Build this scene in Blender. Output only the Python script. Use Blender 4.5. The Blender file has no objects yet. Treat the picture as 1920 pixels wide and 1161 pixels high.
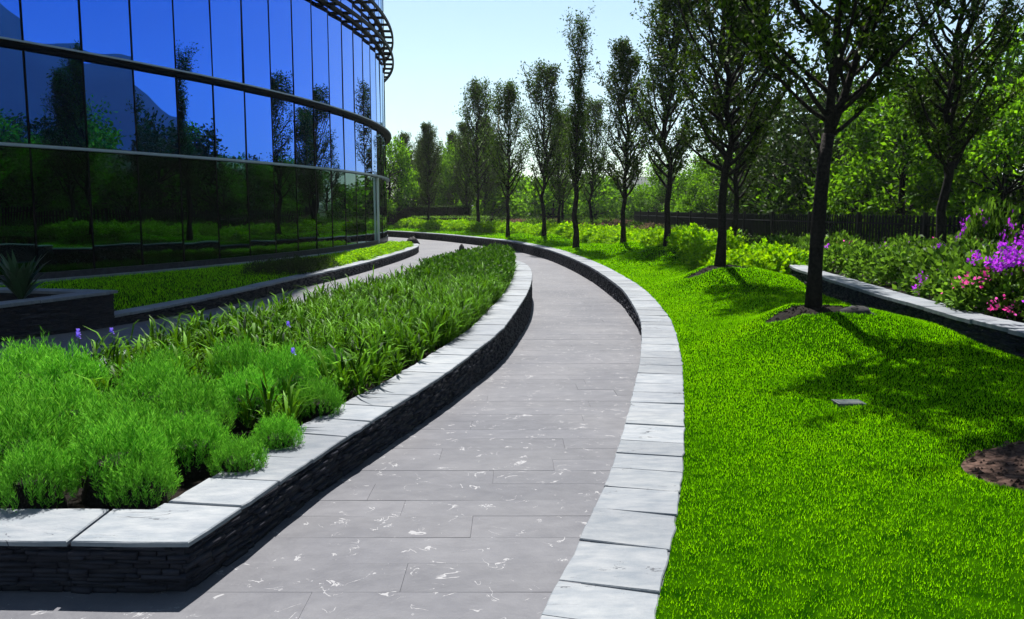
import bpy, math, random
import numpy as np
from math import sin, cos, pi, radians, atan2, hypot
from mathutils import Vector

scene = bpy.context.scene
col = scene.collection
# ------------------------------------------------------------------ camera, sky, sun, exposure
EYE = 1.6
cam_d = bpy.data.cameras.new('camera'); cam = bpy.data.objects.new('camera', cam_d); col.objects.link(cam)
cam_d.sensor_width = 36.0; cam_d.lens = 1600 / 1920 * 36.0
cam_d.clip_start = 0.05; cam_d.clip_end = 12000
cam.location = (0, 0, EYE)
cam.rotation_euler = (radians(90) - math.atan(193.5 / 1600), 0, 0)
scene.camera = cam
SUN_EL, SUN_AZ = 56.0, -4.0            # azimuth from +Y, positive to the right
world = bpy.data.worlds.new('World'); scene.world = world; world.use_nodes = True
wn, wl = world.node_tree.nodes, world.node_tree.links
wn.clear()
sky = wn.new('ShaderNodeTexSky'); sky.sky_type = 'NISHITA'; sky.sun_disc = False
sky.sun_elevation = radians(SUN_EL); sky.sun_rotation = radians(SUN_AZ)
sky.air_density = 1.0; sky.dust_density = 0.9; sky.ozone_density = 1.6; sky.altitude = 500
bg = wn.new('ShaderNodeBackground'); bg.inputs['Strength'].default_value = 0.05
wo = wn.new('ShaderNodeOutputWorld')
tint = wn.new('ShaderNodeMix'); tint.data_type = 'RGBA'; tint.blend_type = 'MULTIPLY'; tint.inputs['Factor'].default_value = 1
tint.inputs['B'].default_value = (.93, 1.06, 1.0, 1)
wl.new(sky.outputs[0], tint.inputs['A']); wl.new(tint.outputs['Result'], bg.inputs[0]); wl.new(bg.outputs[0], wo.inputs[0])
sun_d = bpy.data.lights.new('sun', 'SUN'); sun = bpy.data.objects.new('sun', sun_d); col.objects.link(sun)
sun_d.energy = 5.0; sun_d.angle = radians(0.5); sun_d.color = (1.0, 0.96, 0.9)
sd = Vector((sin(radians(SUN_AZ)) * cos(radians(SUN_EL)), cos(radians(SUN_AZ)) * cos(radians(SUN_EL)), sin(radians(SUN_EL))))
sun.rotation_euler = sd.to_track_quat('Z', 'Y').to_euler()
sun.location = (-5, 40, 60)
scene.view_settings.view_transform = 'Standard'; scene.view_settings.look = 'None'
scene.view_settings.gamma = 1.0; scene.view_settings.exposure = 1.5
scene.view_settings.use_curve_mapping = False

# ------------------------------------------------------------------ helpers
class Buf:
    def __init__(s): s.V = []; s.F = []; s.n = 0
    def add(s, V, F):
        V = np.asarray(V, float); s.V.append(V)
        for f in F: s.F.append([i + s.n for i in f])
        s.n += len(V)
    def box(s, x0, y0, z0, x1, y1, z1):
        s.add([(x0,y0,z0),(x1,y0,z0),(x1,y1,z0),(x0,y1,z0),(x0,y0,z1),(x1,y0,z1),(x1,y1,z1),(x0,y1,z1)],
              [(0,3,2,1),(4,5,6,7),(0,1,5,4),(1,2,6,5),(2,3,7,6),(3,0,4,7)])
    def tube(s, P, R, k=6, cap=True):
        P = np.asarray(P, float); n = len(P)
        T = np.gradient(P, axis=0); T /= np.linalg.norm(T, axis=1)[:, None] + 1e-9
        ref = np.array([1, 0, 0.]) if abs(T[0][0]) < .8 else np.array([0, 1, 0.])
        A = np.cross(T, ref); A /= np.linalg.norm(A, axis=1)[:, None] + 1e-9
        B = np.cross(T, A)
        a = np.arange(k) * 2 * pi / k
        V = P[:, None, :] + (A[:, None, :] * np.cos(a)[None, :, None] + B[:, None, :] * np.sin(a)[None, :, None]) * np.asarray(R, float)[:, None, None]
        F = []
        for i in range(n - 1):
            for j in range(k):
                F.append((i*k + j, i*k + (j+1) % k, (i+1)*k + (j+1) % k, (i+1)*k + j))
        if cap: F.append(tuple(range(k))[::-1]); F.append(tuple((n-1)*k + j for j in range(k)))
        s.add(V.reshape(-1, 3), F)
    def mesh(s, name, mat, smooth=False):
        me = bpy.data.meshes.new(name)
        V = np.concatenate(s.V) if s.V else np.zeros((0, 3))
        me.from_pydata(V.tolist(), [], s.F)
        if mat: me.materials.append(mat)
        if smooth: me.polygons.foreach_set('use_smooth', [True] * len(me.polygons))
        me.update(); return me

def np_mesh(name, V, F, mat, smooth=False):
    """uniform polygons given as numpy arrays"""
    V = np.ascontiguousarray(V, dtype=np.float32); F = np.ascontiguousarray(F, dtype=np.int32)
    me = bpy.data.meshes.new(name); k = F.shape[1]; m = len(F)
    me.vertices.add(len(V)); me.vertices.foreach_set('co', V.ravel())
    me.loops.add(m * k); me.loops.foreach_set('vertex_index', F.ravel())
    me.polygons.add(m); me.polygons.foreach_set('loop_start', np.arange(m, dtype=np.int32) * k)
    try: me.polygons.foreach_set('loop_total', np.full(m, k, dtype=np.int32))
    except Exception: pass
    if smooth: me.polygons.foreach_set('use_smooth', np.ones(m, dtype=bool))
    me.materials.append(mat); me.update(calc_edges=True); me.validate(); return me

def obj(name, me, parent=None, loc=None):
    o = bpy.data.objects.new(name, me); col.objects.link(o)
    if parent: o.parent = parent
    if loc is not None: o.location = loc
    return o
def tag(o, label=None, cat=None, group=None, kind=None):
    if label: o['label'] = label
    if cat: o['category'] = cat
    if group: o['group'] = group
    if kind: o['kind'] = kind
    return o
def empty(name, loc, label=None, cat=None, group=None, rz=0, sc=1):
    o = bpy.data.objects.new(name, None); col.objects.link(o); o.location = loc; o.rotation_euler = (0, 0, rz)
    o.scale = (sc, sc, sc) if not hasattr(sc, '__len__') else sc
    o.empty_display_size = .1
    return tag(o, label, cat, group)
def catmull(pts, step=.2):
    P = np.array(pts, float); P = np.vstack([2*P[0]-P[1], P, 2*P[-1]-P[-2]]); out = []
    for i in range(1, len(P) - 2):
        p0, p1, p2, p3 = P[i-1], P[i], P[i+1], P[i+2]
        n = max(2, int(np.linalg.norm(p2 - p1) / step))
        for t in np.arange(n) / n:
            out.append(.5 * (2*p1 + (p2-p0)*t + (2*p0-5*p1+4*p2-p3)*t*t + (3*p1-p0-3*p2+p3)*t**3))
    out.append(P[-2]); return np.array(out)
def normals2(P, closed=False):
    """left-hand normals, mitred"""
    if closed: d1 = P - np.roll(P, 1, 0); d2 = np.roll(P, -1, 0) - P
    else:
        d = np.diff(P, axis=0); d1 = np.vstack([d[:1], d]); d2 = np.vstack([d, d[-1:]])
    d1 = d1 / np.linalg.norm(d1, axis=1)[:, None]; d2 = d2 / np.linalg.norm(d2, axis=1)[:, None]
    n1 = np.stack([-d1[:, 1], d1[:, 0]], 1); n2 = np.stack([-d2[:, 1], d2[:, 0]], 1)
    m = n1 + n2; m /= np.linalg.norm(m, axis=1)[:, None]
    return m / np.clip((m * n1).sum(1), .35, 1)[:, None]
def arclen(P): return np.concatenate([[0], np.cumsum(np.linalg.norm(np.diff(P, axis=0), axis=1))])

# ------------------------------------------------------------------ materials
def new_mat(name):
    m = bpy.data.materials.new(name); m.use_nodes = True
    nt = m.node_tree; nt.nodes.clear()
    out = nt.nodes.new('ShaderNodeOutputMaterial')
    return m, nt.nodes, nt.links, out
def N(nodes, t, **kw):
    n = nodes.new(t)
    for k, v in kw.items():
        if k in n.inputs: n.inputs[k].default_value = v
        else: setattr(n, k, v)
    return n
def ramp(nodes, stops):
    r = nodes.new('ShaderNodeValToRGB'); e = r.color_ramp.elements
    while len(e) < len(stops): e.new(.5)
    for i, (p, c) in enumerate(stops):
        e[i].position = p; e[i].color = (*c, 1) if len(c) == 3 else c
    return r
def leaf_mat(name, dark, light, trans=.3, tip=None, rough=.6, spec=.06, patch=False):
    m, n, l, out = new_mat(name)
    g = n.new('ShaderNodeNewGeometry')
    r = ramp(n, [(0, dark), (1, light)]); l.new(g.outputs['Random Per Island'], r.inputs[0])
    oi = n.new('ShaderNodeObjectInfo')
    hsv = N(n, 'ShaderNodeHueSaturation'); l.new(r.outputs[0], hsv.inputs['Color'])
    mp = N(n, 'ShaderNodeMapRange'); l.new(oi.outputs['Random'], mp.inputs[0])
    mp.inputs[3].default_value = .8; mp.inputs[4].default_value = 1.2; l.new(mp.outputs[0], hsv.inputs['Value'])
    if patch:
        pn = N(n, 'ShaderNodeTexNoise'); pn.inputs['Scale'].default_value = 1.3; pn.inputs['Detail'].default_value = 6; pn.inputs['Roughness'].default_value = .65
        l.new(g.outputs['Position'], pn.inputs['Vector'])
        pr_ = ramp(n, [(.3, (.55, .66, .8)), (.5, (1, 1, 1)), (.72, (1.4, 1.15, 1.3))]); l.new(pn.outputs[0], pr_.inputs[0])
        pm_ = N(n, 'ShaderNodeMix', data_type='RGBA', blend_type='MULTIPLY'); pm_.inputs['Factor'].default_value = 1
        l.new(r.outputs[0], pm_.inputs['A']); l.new(pr_.outputs[0], pm_.inputs['B']); l.new(pm_.outputs['Result'], hsv.inputs['Color'])
    p = N(n, 'ShaderNodeBsdfPrincipled'); p.inputs['Roughness'].default_value = rough
    p.inputs['Specular IOR Level'].default_value = spec
    l.new(hsv.outputs[0], p.inputs['Base Color'])
    t = n.new('ShaderNodeBsdfTranslucent')
    h2 = N(n, 'ShaderNodeHueSaturation'); h2.inputs['Hue'].default_value = .49; h2.inputs['Value'].default_value = 1.5
    l.new(hsv.outputs[0], h2.inputs['Color']); l.new(h2.outputs[0], t.inputs[0])
    mx = n.new('ShaderNodeMixShader'); mx.inputs[0].default_value = trans
    l.new(p.outputs[0], mx.inputs[1]); l.new(t.outputs[0], mx.inputs[2]); l.new(mx.outputs[0], out.inputs[0])
    return m
def simple(name, c, rough=.6, metal=0, spec=.06, noise=None):
    m, n, l, out = new_mat(name)
    p = n.new('ShaderNodeBsdfPrincipled'); p.inputs['Base Color'].default_value = (*c, 1)
    p.inputs['Roughness'].default_value = rough; p.inputs['Metallic'].default_value = metal
    p.inputs['Specular IOR Level'].default_value = spec
    if noise:
        c2, sc, bump = noise
        tc = n.new('ShaderNodeTexCoord'); nz = N(n, 'ShaderNodeTexNoise'); nz.inputs['Scale'].default_value = sc
        nz.inputs['Detail'].default_value = 6; l.new(tc.outputs['Object'], nz.inputs[0])
        r = ramp(n, [(.35, c), (.68, c2)]); l.new(nz.outputs[0], r.inputs[0]); l.new(r.outputs[0], p.inputs['Base Color'])
        if bump:
            b = n.new('ShaderNodeBump'); b.inputs['Strength'].default_value = bump; b.inputs['Distance'].default_value = .02
            l.new(nz.outputs[0], b.inputs['Height']); l.new(b.outputs[0], p.inputs['Normal'])
    l.new(p.outputs[0], out.inputs[0]); return m

def slate_mat(name, a, b, veins, streak=(1.2, 9, 9), rnd=.25, rough=.55, vcol=(.62, .6, .58)):
    """cut slate: streaked grey, tone per piece, optional quartz veins"""
    m, n, l, out = new_mat(name)
    tc = n.new('ShaderNodeTexCoord'); oi = n.new('ShaderNodeObjectInfo'); gi = n.new('ShaderNodeNewGeometry')
    mp = n.new('ShaderNodeMapping'); mp.inputs['Scale'].default_value = streak
    l.new(tc.outputs['Object'], mp.inputs[0])
    n1 = N(n, 'ShaderNodeTexNoise'); n1.inputs['Scale'].default_value = 3; n1.inputs['Detail'].default_value = 8; n1.inputs['Roughness'].default_value = .62
    n1.noise_dimensions = '4D'
    ad = N(n, 'ShaderNodeMath', operation='MULTIPLY'); ad.inputs[1].default_value = 37; l.new(oi.outputs['Random'], ad.inputs[0])
    l.new(ad.outputs[0], n1.inputs['W']); l.new(mp.outputs[0], n1.inputs['Vector'])
    r = ramp(n, [(.3, a), (.7, b)]); l.new(n1.outputs[0], r.inputs[0])
    hs = N(n, 'ShaderNodeHueSaturation'); mr = N(n, 'ShaderNodeMapRange')
    l.new(oi.outputs['Random'], mr.inputs[0]); mr.inputs[3].default_value = 1 - rnd; mr.inputs[4].default_value = 1 + rnd
    l.new(mr.outputs[0], hs.inputs['Value']); l.new(r.outputs[0], hs.inputs['Color'])
    csock = hs.outputs[0]
    # large soft blotches in world space (wear)
    n0 = N(n, 'ShaderNodeTexNoise'); n0.inputs['Scale'].default_value = .9; n0.inputs['Detail'].default_value = 5; l.new(gi.outputs['Position'], n0.inputs['Vector'])
    r0 = ramp(n, [(.3, (.78, .79, .82)), (.7, (1.14, 1.13, 1.1))]); l.new(n0.outputs[0], r0.inputs[0])
    mm = N(n, 'ShaderNodeMix', data_type='RGBA', blend_type='MULTIPLY'); mm.inputs['Factor'].default_value = 1
    l.new(csock, mm.inputs['A']); l.new(r0.outputs[0], mm.inputs['B']); csock = mm.outputs['Result']
    if veins:
        nw = N(n, 'ShaderNodeTexNoise'); nw.inputs['Scale'].default_value = 5.0; nw.inputs['Detail'].default_value = 4; nw.inputs['Distortion'].default_value = 1.3
        l.new(gi.outputs['Position'], nw.inputs['Vector'])
        s1 = N(n, 'ShaderNodeMath', operation='SUBTRACT'); s1.inputs[1].default_value = .5; l.new(nw.outputs[0], s1.inputs[0])
        s2 = N(n, 'ShaderNodeMath', operation='ABSOLUTE'); l.new(s1.outputs[0], s2.inputs[0])
        nm = N(n, 'ShaderNodeTexNoise'); nm.inputs['Scale'].default_value = 8.5; nm.inputs['Detail'].default_value = 4; l.new(gi.outputs['Position'], nm.inputs['Vector'])
        rm = ramp(n, [(.54, (0, 0, 0)), (.7, (.02, .02, .02))]); l.new(nm.outputs[0], rm.inputs[0])
        lt = N(n, 'ShaderNodeMath', operation='LESS_THAN'); l.new(s2.outputs[0], lt.inputs[0]); l.new(rm.outputs[0], lt.inputs[1])
        if veins == 'crack':
            nw.inputs['Scale'].default_value = 2.2; nm.inputs['Scale'].default_value = 2.4
            mpc = n.new('ShaderNodeMapping'); mpc.inputs['Scale'].default_value = (.7, 2.6, 1); l.new(gi.outputs['Position'], mpc.inputs[0]); l.new(mpc.outputs[0], nw.inputs['Vector'])
            rm.color_ramp.elements[0].position = .54; rm.color_ramp.elements[1].color = (.012, .012, .012, 1); vcol = (.05, .055, .065)
        mv = N(n, 'ShaderNodeMix', data_type='RGBA'); mv.inputs['B'].default_value = (*vcol, 1)
        l.new(lt.outputs[0], mv.inputs['Factor']); l.new(csock, mv.inputs['A']); csock = mv.outputs['Result']
    p = n.new('ShaderNodeBsdfPrincipled'); p.inputs['Roughness'].default_value = rough; p.inputs['Specular IOR Level'].default_value = .1
    l.new(csock, p.inputs['Base Color'])
    nb = N(n, 'ShaderNodeTexNoise'); nb.inputs['Scale'].default_value = 60; nb.inputs['Detail'].default_value = 5; l.new(tc.outputs['Object'], nb.inputs['Vector'])
    b = n.new('ShaderNodeBump'); b.inputs['Strength'].default_value = .35; b.inputs['Distance'].default_value = .004
    l.new(nb.outputs[0], b.inputs['Height'])
    b2 = n.new('ShaderNodeBump'); b2.inputs['Strength'].default_value = .4; b2.inputs['Distance'].default_value = .012
    l.new(n1.outputs[0], b2.inputs['Height']); l.new(b.outputs[0], b2.inputs['Normal']); l.new(b2.outputs[0], p.inputs['Normal'])
    l.new(p.outputs[0], out.inputs[0]); return m

M = {}
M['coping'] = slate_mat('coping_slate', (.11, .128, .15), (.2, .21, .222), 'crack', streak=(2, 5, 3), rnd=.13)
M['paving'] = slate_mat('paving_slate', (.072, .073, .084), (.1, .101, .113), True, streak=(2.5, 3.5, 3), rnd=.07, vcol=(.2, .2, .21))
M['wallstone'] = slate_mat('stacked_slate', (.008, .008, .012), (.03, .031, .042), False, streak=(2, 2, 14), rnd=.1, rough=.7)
M['soil'] = simple('soil', (.003, .0025, .002), .95, noise=((.011, .008, .006), 14, .8))
M['mulch'] = simple('mulch', (.02, .012, .009), .95, noise=((.1, .062, .048), 22, 1.0))
M['ground'] = simple('ground_earth', (.03, .045, .015), .95, noise=((.06, .07, .03), .3, 0))
M['turf'] = simple('turf_base', (.003, .02, .0002), .95, spec=0, noise=((.014, .05, .0003), 9, .6))
M['grass'] = leaf_mat('grass_blades', (.015, .12, .0002), (.24, .62, .001), .3, rough=.7, spec=.01, patch=True)
M['bark'] = simple('bark', (.006, .005, .0045), .9, spec=.1, noise=((.022, .018, .016), 30, .8))
M['leaf_row'] = leaf_mat('leaf_dark', (.003, .01, .001), (.06, .13, .006), .24)
M['leaf_forest'] = leaf_mat('leaf_forest', (.01, .05, .001), (.12, .3, .005), .48)
M['leaf_forest_dark'] = leaf_mat('leaf_forest_dark', (.005, .017, .002), (.024, .055, .005), .3)
M['leaf_yellow'] = leaf_mat('leaf_yellow_green', (.05, .18, .0005), (.22, .42, .001), .4)
M['leaf_boug'] = leaf_mat('leaf_bougainvillea', (.007, .032, .002), (.1, .22, .014), .35, rough=.5, spec=.08)
M['leaf_pinkish'] = leaf_mat('leaf_bronze', (.035, .04, .015), (.14, .08, .06), .4)
M['strap'] = leaf_mat('leaf_strap', (.002, .018, .001), (.11, .29, .005), .12, rough=.5, spec=.03)
M['rosemary'] = leaf_mat('leaf_rosemary', (.025, .15, .004), (.2, .54, .045), .14, spec=.03)
M['hedge'] = leaf_mat('leaf_clipped_hedge', (.008, .04, .002), (.038, .11, .004), .3)
M['agave'] = leaf_mat('leaf_agave', (.01, .03, .012), (.03, .07, .03), .15, rough=.4)
M['purple'] = leaf_mat('bract_purple', (.3, .02, .5), (.55, .05, .7), .35)
M['pink'] = leaf_mat('bract_pink', (.6, .03, .2), (.75, .1, .42), .35)
M['violet'] = leaf_mat('petal_violet', (.12, .06, .5), (.25, .15, .7), .35)
M['fence'] = simple('fence_paint', (.012, .012, .012), .5)
M['frame'] = simple('dark_frame', (.0015, .002, .003), .5, spec=.02)
M['ledge'] = simple('ledge_metal', (.3, .34, .4), .35, metal=.3)
M['silver'] = simple('silver_trim', (.6, .62, .65), .3, metal=.8)
M['plinth'] = simple('plinth_stone', (.03, .03, .035), .3, noise=((.05, .05, .06), 8, 0))
M['gravel'] = simple('gravel', (.09, .07, .06), .9, noise=((.25, .19, .16), 40, 1))
M['rock'] = simple('dark_stone', (.015, .015, .016), .8, noise=((.04, .04, .042), 9, .7))
M['concrete'] = simple('tower_concrete', (.35, .37, .38), .8, noise=((.42, .43, .44), .3, 0))
M['towerglass'] = simple('tower_glass', (.1, .16, .2), .2)
M['crane'] = simple('crane_paint', (.5, .42, .2), .6)
M['hill'] = simple('hill_forest', (.012, .02, .014), .95, noise=((.03, .04, .026), .02, 0))
M['cover'] = simple('valve_cover', (.03, .042, .045), .6, noise=((.07, .075, .075), 20, .2))
def glass_mat(name='mirror_glass', face=(.014, .135, .78), ior=1.42):
    """mirror-coated glass: blue coating face on, plain bright reflection towards grazing"""
    m, n, l, out = new_mat(name)
    a = n.new('ShaderNodeBsdfGlossy'); a.inputs['Color'].default_value = (*face, 1); a.inputs['Roughness'].default_value = .006
    c = n.new('ShaderNodeBsdfGlossy'); c.inputs['Color'].default_value = (.8, .95, 1, 1); c.inputs['Roughness'].default_value = .006
    f = n.new('ShaderNodeFresnel'); f.inputs['IOR'].default_value = ior
    mx = n.new('ShaderNodeMixShader'); l.new(f.outputs[0], mx.inputs[0]); l.new(a.outputs[0], mx.inputs[1]); l.new(c.outputs[0], mx.inputs[2])
    tc = n.new('ShaderNodeTexCoord'); nz = N(n, 'ShaderNodeTexNoise'); nz.inputs['Scale'].default_value = .55; nz.inputs['Detail'].default_value = 1
    oi = n.new('ShaderNodeObjectInfo'); va = N(n, 'ShaderNodeVectorMath', operation='ADD'); l.new(tc.outputs['Object'], va.inputs[0])
    mu = N(n, 'ShaderNodeMath', operation='MULTIPLY'); mu.inputs[1].default_value = 50; l.new(oi.outputs['Random'], mu.inputs[0]); l.new(mu.outputs[0], va.inputs[1])
    l.new(va.outputs[0], nz.inputs['Vector'])
    b = n.new('ShaderNodeBump'); b.inputs['Strength'].default_value = .16; b.inputs['Distance'].default_value = .05
    l.new(nz.outputs[0], b.inputs['Height'])
    for q in (a, c): l.new(b.outputs[0], q.inputs['Normal'])
    l.new(mx.outputs[0], out.inputs[0]); return m
M['glass'] = glass_mat()
M['glass_dark_reflection'] = glass_mat('mirror_glass_dark_reflection', (.02, .075, .075), 1.3)  # ground-floor panes: the dark reflection of the trees is put into the glass colour

# ------------------------------------------------------------------ plan curves (metres)
def zpath(y): return np.interp(y, [4.5, 6, 8, 11, 14, 18, 24], [0, -.03, -.09, -.19, -.29, -.36, -.38])
CURB_IN = catmull([(-1.6, -4), (-1.05, -2), (-.55, 0), (-.12, 2), (.12, 3.16), (.29, 3.77), (.6, 5), (.87, 6.28), (1.1, 7.47), (1.38, 8.98), (1.69, 10.95),
                   (1.86, 12.3), (2.05, 14.7), (2.17, 17.6), (2.08, 23), (1.72, 28.4), (1.1, 33.5), (-.25, 39.8), (-2, 44.6), (-4.7, 50.7), (-8.7, 57), (-14, 62), (-22, 66.5)], .25)
CURB_W = .42
CN = -normals2(CURB_IN)                       # pointing right / away from path
CURB_OUT = CURB_IN + CN * CURB_W
isl_r = catmull([(-1.34, 3.37), (-1.25, 3.76), (-1.0, 5.0), (-.66, 6.45), (-.38, 7.9), (-.12, 9.5), (.1, 11.8), (.28, 14.2), (.38, 16.4), (.41, 18.2), (.35, 20.2), (.12, 21.7), (-.3, 22.4),
                 (-.75, 21.9), (-1.3, 20.2), (-1.9, 17.5), (-2.5, 14.5), (-3.1, 11.5), (-3.7, 8), (-4.1, 5), (-4.3, 3.43)], .2)
ISL = np.vstack([isl_r, catmull([(-4.3, 3.43), (-3.2, 3.415), (-2.12, 3.395), (-1.34, 3.37)], .25)[1:-1]])   # closed, counter-clockwise
ISL_N = normals2(ISL, True)                   # pointing inside
ISL_TOP = .23
LAWNW = catmull([(-6.28, 13.3), (-5.63, 16.5), (-5.2, 20.2), (-4.62, 24.7), (-4.2, 30), (-4.03, 34), (-4.05, 36.7), (-4.35, 39.3), (-5.1, 41.3), (-6.0, 42.3)], .25)
LAWN_TOP = -.1
BEDW = catmull([(5.3, 1.0), (5.05, 4), (4.9, 6.5), (4.85, 8.1), (4.85, 9.3), (4.9, 10), (5.01, 11.8), (5.26, 14.4), (5.45, 16.3), (5.75, 17.6), (6.2, 18.2)], .25)
BED_TOP = .42
TREES = [(3.52, 9.9, .35), (4.1, 16.8, .34), (4.46, 24.6, .34), (3.62, 27.9, .3), (2.32, 31.0, .3), (1.45, 38.8, .25), (-.2, 42.5, .22), (-2.1, 53, .1), (-5.6, 57.5, .02)]
def curb_x(y): 
    k = CURB_OUT[:, 1].argsort(); return np.interp(y, CURB_OUT[k, 1], CURB_OUT[k, 0])
def z_lawn(x, y):
    x = np.asarray(x, float); y = np.asarray(y, float)
    s = np.clip((x - curb_x(y)) / 3.0, 0, 1.3)
    z = .13 * s * s * (3 - 2 * np.clip(s, 0, 1)) - .005
    for tx, ty, h in TREES:
        r2 = ((x - tx) / 1.2) ** 2 + ((y - ty) / 1.25) ** 2
        z = z + (h + .06) * np.exp(-r2 * 1.0) * np.clip(s * 2.2, 0, 1)
    z = z + .018 * np.sin(x * 1.7 + y * .6) * np.sin(y * 1.1 - x * .4) * np.clip(s * 2, 0, 1)
    return z

# ------------------------------------------------------------------ setting: ground, path, lawns
b = Buf(); a = np.arange(64) * 2 * pi / 64
b.add([(-20 + 1050 * cos(t), 330 + 1020 * sin(t), -.75) for t in a], [tuple(range(64))])
tag(obj('ground', b.mesh('ground', M['ground'])), kind='structure')
# path: bed sheet plus single paving slabs
b = Buf(); ys = np.concatenate([np.arange(-4, 26, .5), np.arange(26, 72, 3)]); xs = np.array([-24, -12, -4, 0, 2.45])
V = [(x, y, float(zpath(y)) - .006) for y in ys for x in xs]; F = []
for i in range(len(ys) - 1):
    for j in range(4): F.append((i*5+j, i*5+j+1, (i+1)*5+j+1, (i+1)*5+j))
b.add(V, F)
path = tag(obj('path', b.mesh('path', M['paving'])), kind='structure')
rng = np.random.RandomState(5)
ik = CURB_IN[:, 1].argsort()
def xr(y): return float(np.interp(y, CURB_IN[ik, 1], CURB_IN[ik, 0])) + .03
ir = isl_r[:isl_r[:, 1].argmax()]
def xl(y): return -5.2 if y < 3.45 else float(np.interp(y, ir[:, 1], ir[:, 0])) - .03
y = 1.2; row = 0
while y < 22.3:
    d = .235 + .07 * rng.rand(); g = .0006
    y0, y1 = y + g, y + d - g
    L, R = min(xl(y0), xl(y1)), max(xr(y0), xr(y1))
    if xl(y0) < -5 and y1 > 3.4: L = -5.2
    x = L - rng.rand() * 1.6
    cuts = [L]
    while True:
        x += 1.1 + 1.0 * rng.rand()
        if x > R - .15: break
        if x > L + .15: cuts.append(x)
    cuts.append(R)
    for c0, c1 in zip(cuts[:-1], cuts[1:]):
        dz = rng.randn() * .0004; tl = rng.randn() * .0005
        x0, x1 = c0 + g * .8, c1 - g * .8; ch = .0006
        cx, cy = (x0 + x1) / 2, (y0 + y1) / 2
        za, zb = float(zpath(y0)) + dz, float(zpath(y1)) + dz
        zc = (za + zb) / 2
        Vt = []
        for (xx, yy, zz) in ((x0, y0, za - tl), (x1, y0, za + tl), (x1, y1, zb + tl), (x0, y1, zb - tl)): Vt.append((xx - cx, yy - cy, zz - .02 - zc))
        for (xx, yy, zz) in ((x0, y0, za - tl), (x1, y0, za + tl), (x1, y1, zb + tl), (x0, y1, zb - tl)): Vt.append((xx - cx, yy - cy, zz - ch - zc))
        for (xx, yy, zz) in ((x0+ch, y0+ch, za - tl), (x1-ch, y0+ch, za + tl), (x1-ch, y1-ch, zb + tl), (x0+ch, y1-ch, zb - tl)): Vt.append((xx - cx, yy - cy, zz - zc))
        q = Buf(); q.add(Vt, [(8, 9, 10, 11)] + [(i, (i+1) % 4, 4 + (i+1) % 4, 4 + i) for i in range(4)] + [(4 + i, 4 + (i+1) % 4, 8 + (i+1) % 4, 8 + i) for i in range(4)])
        obj('paving_slab', q.mesh('paving_slab', M['paving']), path, (cx, cy, zc))
    y += d; row += 1

# lawn on the right: heightfield laid between the kerb and the beds
PITS = [(3.75, 4.88, 1.08, .72), (TREES[0][0] + .05, TREES[0][1] - .02, .62, .42), (TREES[1][0], TREES[1][1], .7, .4), (TREES[2][0], TREES[2][1], .35, .3)]
def lawn_mesh():
    st = np.linspace(0, 1, 46); t0 = np.arange(2, len(CURB_OUT) - 6, .4); ii = np.arange(len(CURB_OUT))
    sel = np.stack([np.interp(t0, ii, CURB_OUT[:, k]) for k in (0, 1)], 1); sn = np.stack([np.interp(t0, ii, CN[:, k]) for k in (0, 1)], 1)
    V = []; 
    for p, nn in zip(sel, sn):
        D = float(np.interp(p[1], [-4, 14, 17.5, 20, 50, 60], [6.6 if False else 4.6, 3.4, 3.4, 5.5, 7, 9]))
        if p[1] < 17.2:
            k = (np.interp(p[1], BEDW[:, 1], BEDW[:, 0]) + .1 - p[0]) / max(.3, nn[0]); D = float(k)
        for s in st:
            x, yy = p + nn * D * s; V.append((x, yy, 0))
    V = np.array(V); V[:, 2] = z_lawn(V[:, 0], V[:, 1]); n = len(sel); m = len(st)
    pits = [(*p_, .06) for p_ in PITS]
    for (px, py, rx, ry, dp) in pits:
        r = np.hypot((V[:, 0] - px) / rx, (V[:, 1] - py) / ry); V[:, 2] -= dp * np.clip((1.06 - r) * 8, 0, 1)
    I = np.arange(n * m).reshape(n, m)
    F = np.stack([I[:-1, :-1], I[:-1, 1:], I[1:, 1:], I[1:, :-1]], -1).reshape(-1, 4)
    return V, F
LV, LF = lawn_mesh()
lawn = tag(obj('lawn', np_mesh('lawn', LV, LF, M['turf'], True)), kind='structure')
def in_pit(x, y, k=1.0):
    r = np.zeros(len(x), bool)
    for (px, py, rx, ry) in PITS:
        th = np.arctan2(y - py, x - px)
        r |= np.hypot((x - px) / rx, (y - py) / ry) < k * (1 + .05 * np.sin(5 * th) + .03 * np.sin(11 * th))
    return r

def scatter_on(V, F, dens_fn, seed):
    rg = np.random.RandomState(seed)
    A, B, C, D = (V[F[:, i]] for i in range(4))
    ar = np.linalg.norm(np.cross(C - A, D - B), axis=1) * .5
    cen = (A + B + C + D) / 4
    n = rg.poisson(ar * dens_fn(cen))
    idx = np.repeat(np.arange(len(F)), n)
    u, v = rg.rand(len(idx), 1), rg.rand(len(idx), 1)
    return A[idx] * (1-u) * (1-v) + B[idx] * u * (1-v) + C[idx] * u * v + D[idx] * (1-u) * v
def blades(P, h, w, seed, lean=.7):
    """single-triangle blades; h, w per blade"""
    rg = np.random.RandomState(seed); n = len(P)
    th = rg.rand(n) * 2 * pi; le = lean * rg.rand(n) ** .8; hh = h * (.6 + .8 * rg.rand(n))
    az = rg.rand(n) * 2 * pi
    side = np.stack([np.cos(th), np.sin(th), np.zeros(n)], 1) * (w * .5)[:, None] if hasattr(w, '__len__') else np.stack([np.cos(th), np.sin(th), np.zeros(n)], 1) * w * .5
    tip = P + np.stack([np.cos(az) * le * hh, np.sin(az) * le * hh, hh * np.sqrt(np.clip(1 - .6 * le * le, .1, 1))], 1)
    base = P - np.array([0, 0, .004])
    V = np.stack([base - side, base + side, tip], 1).reshape(-1, 3)
    return V, np.arange(n * 3).reshape(-1, 3)
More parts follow.
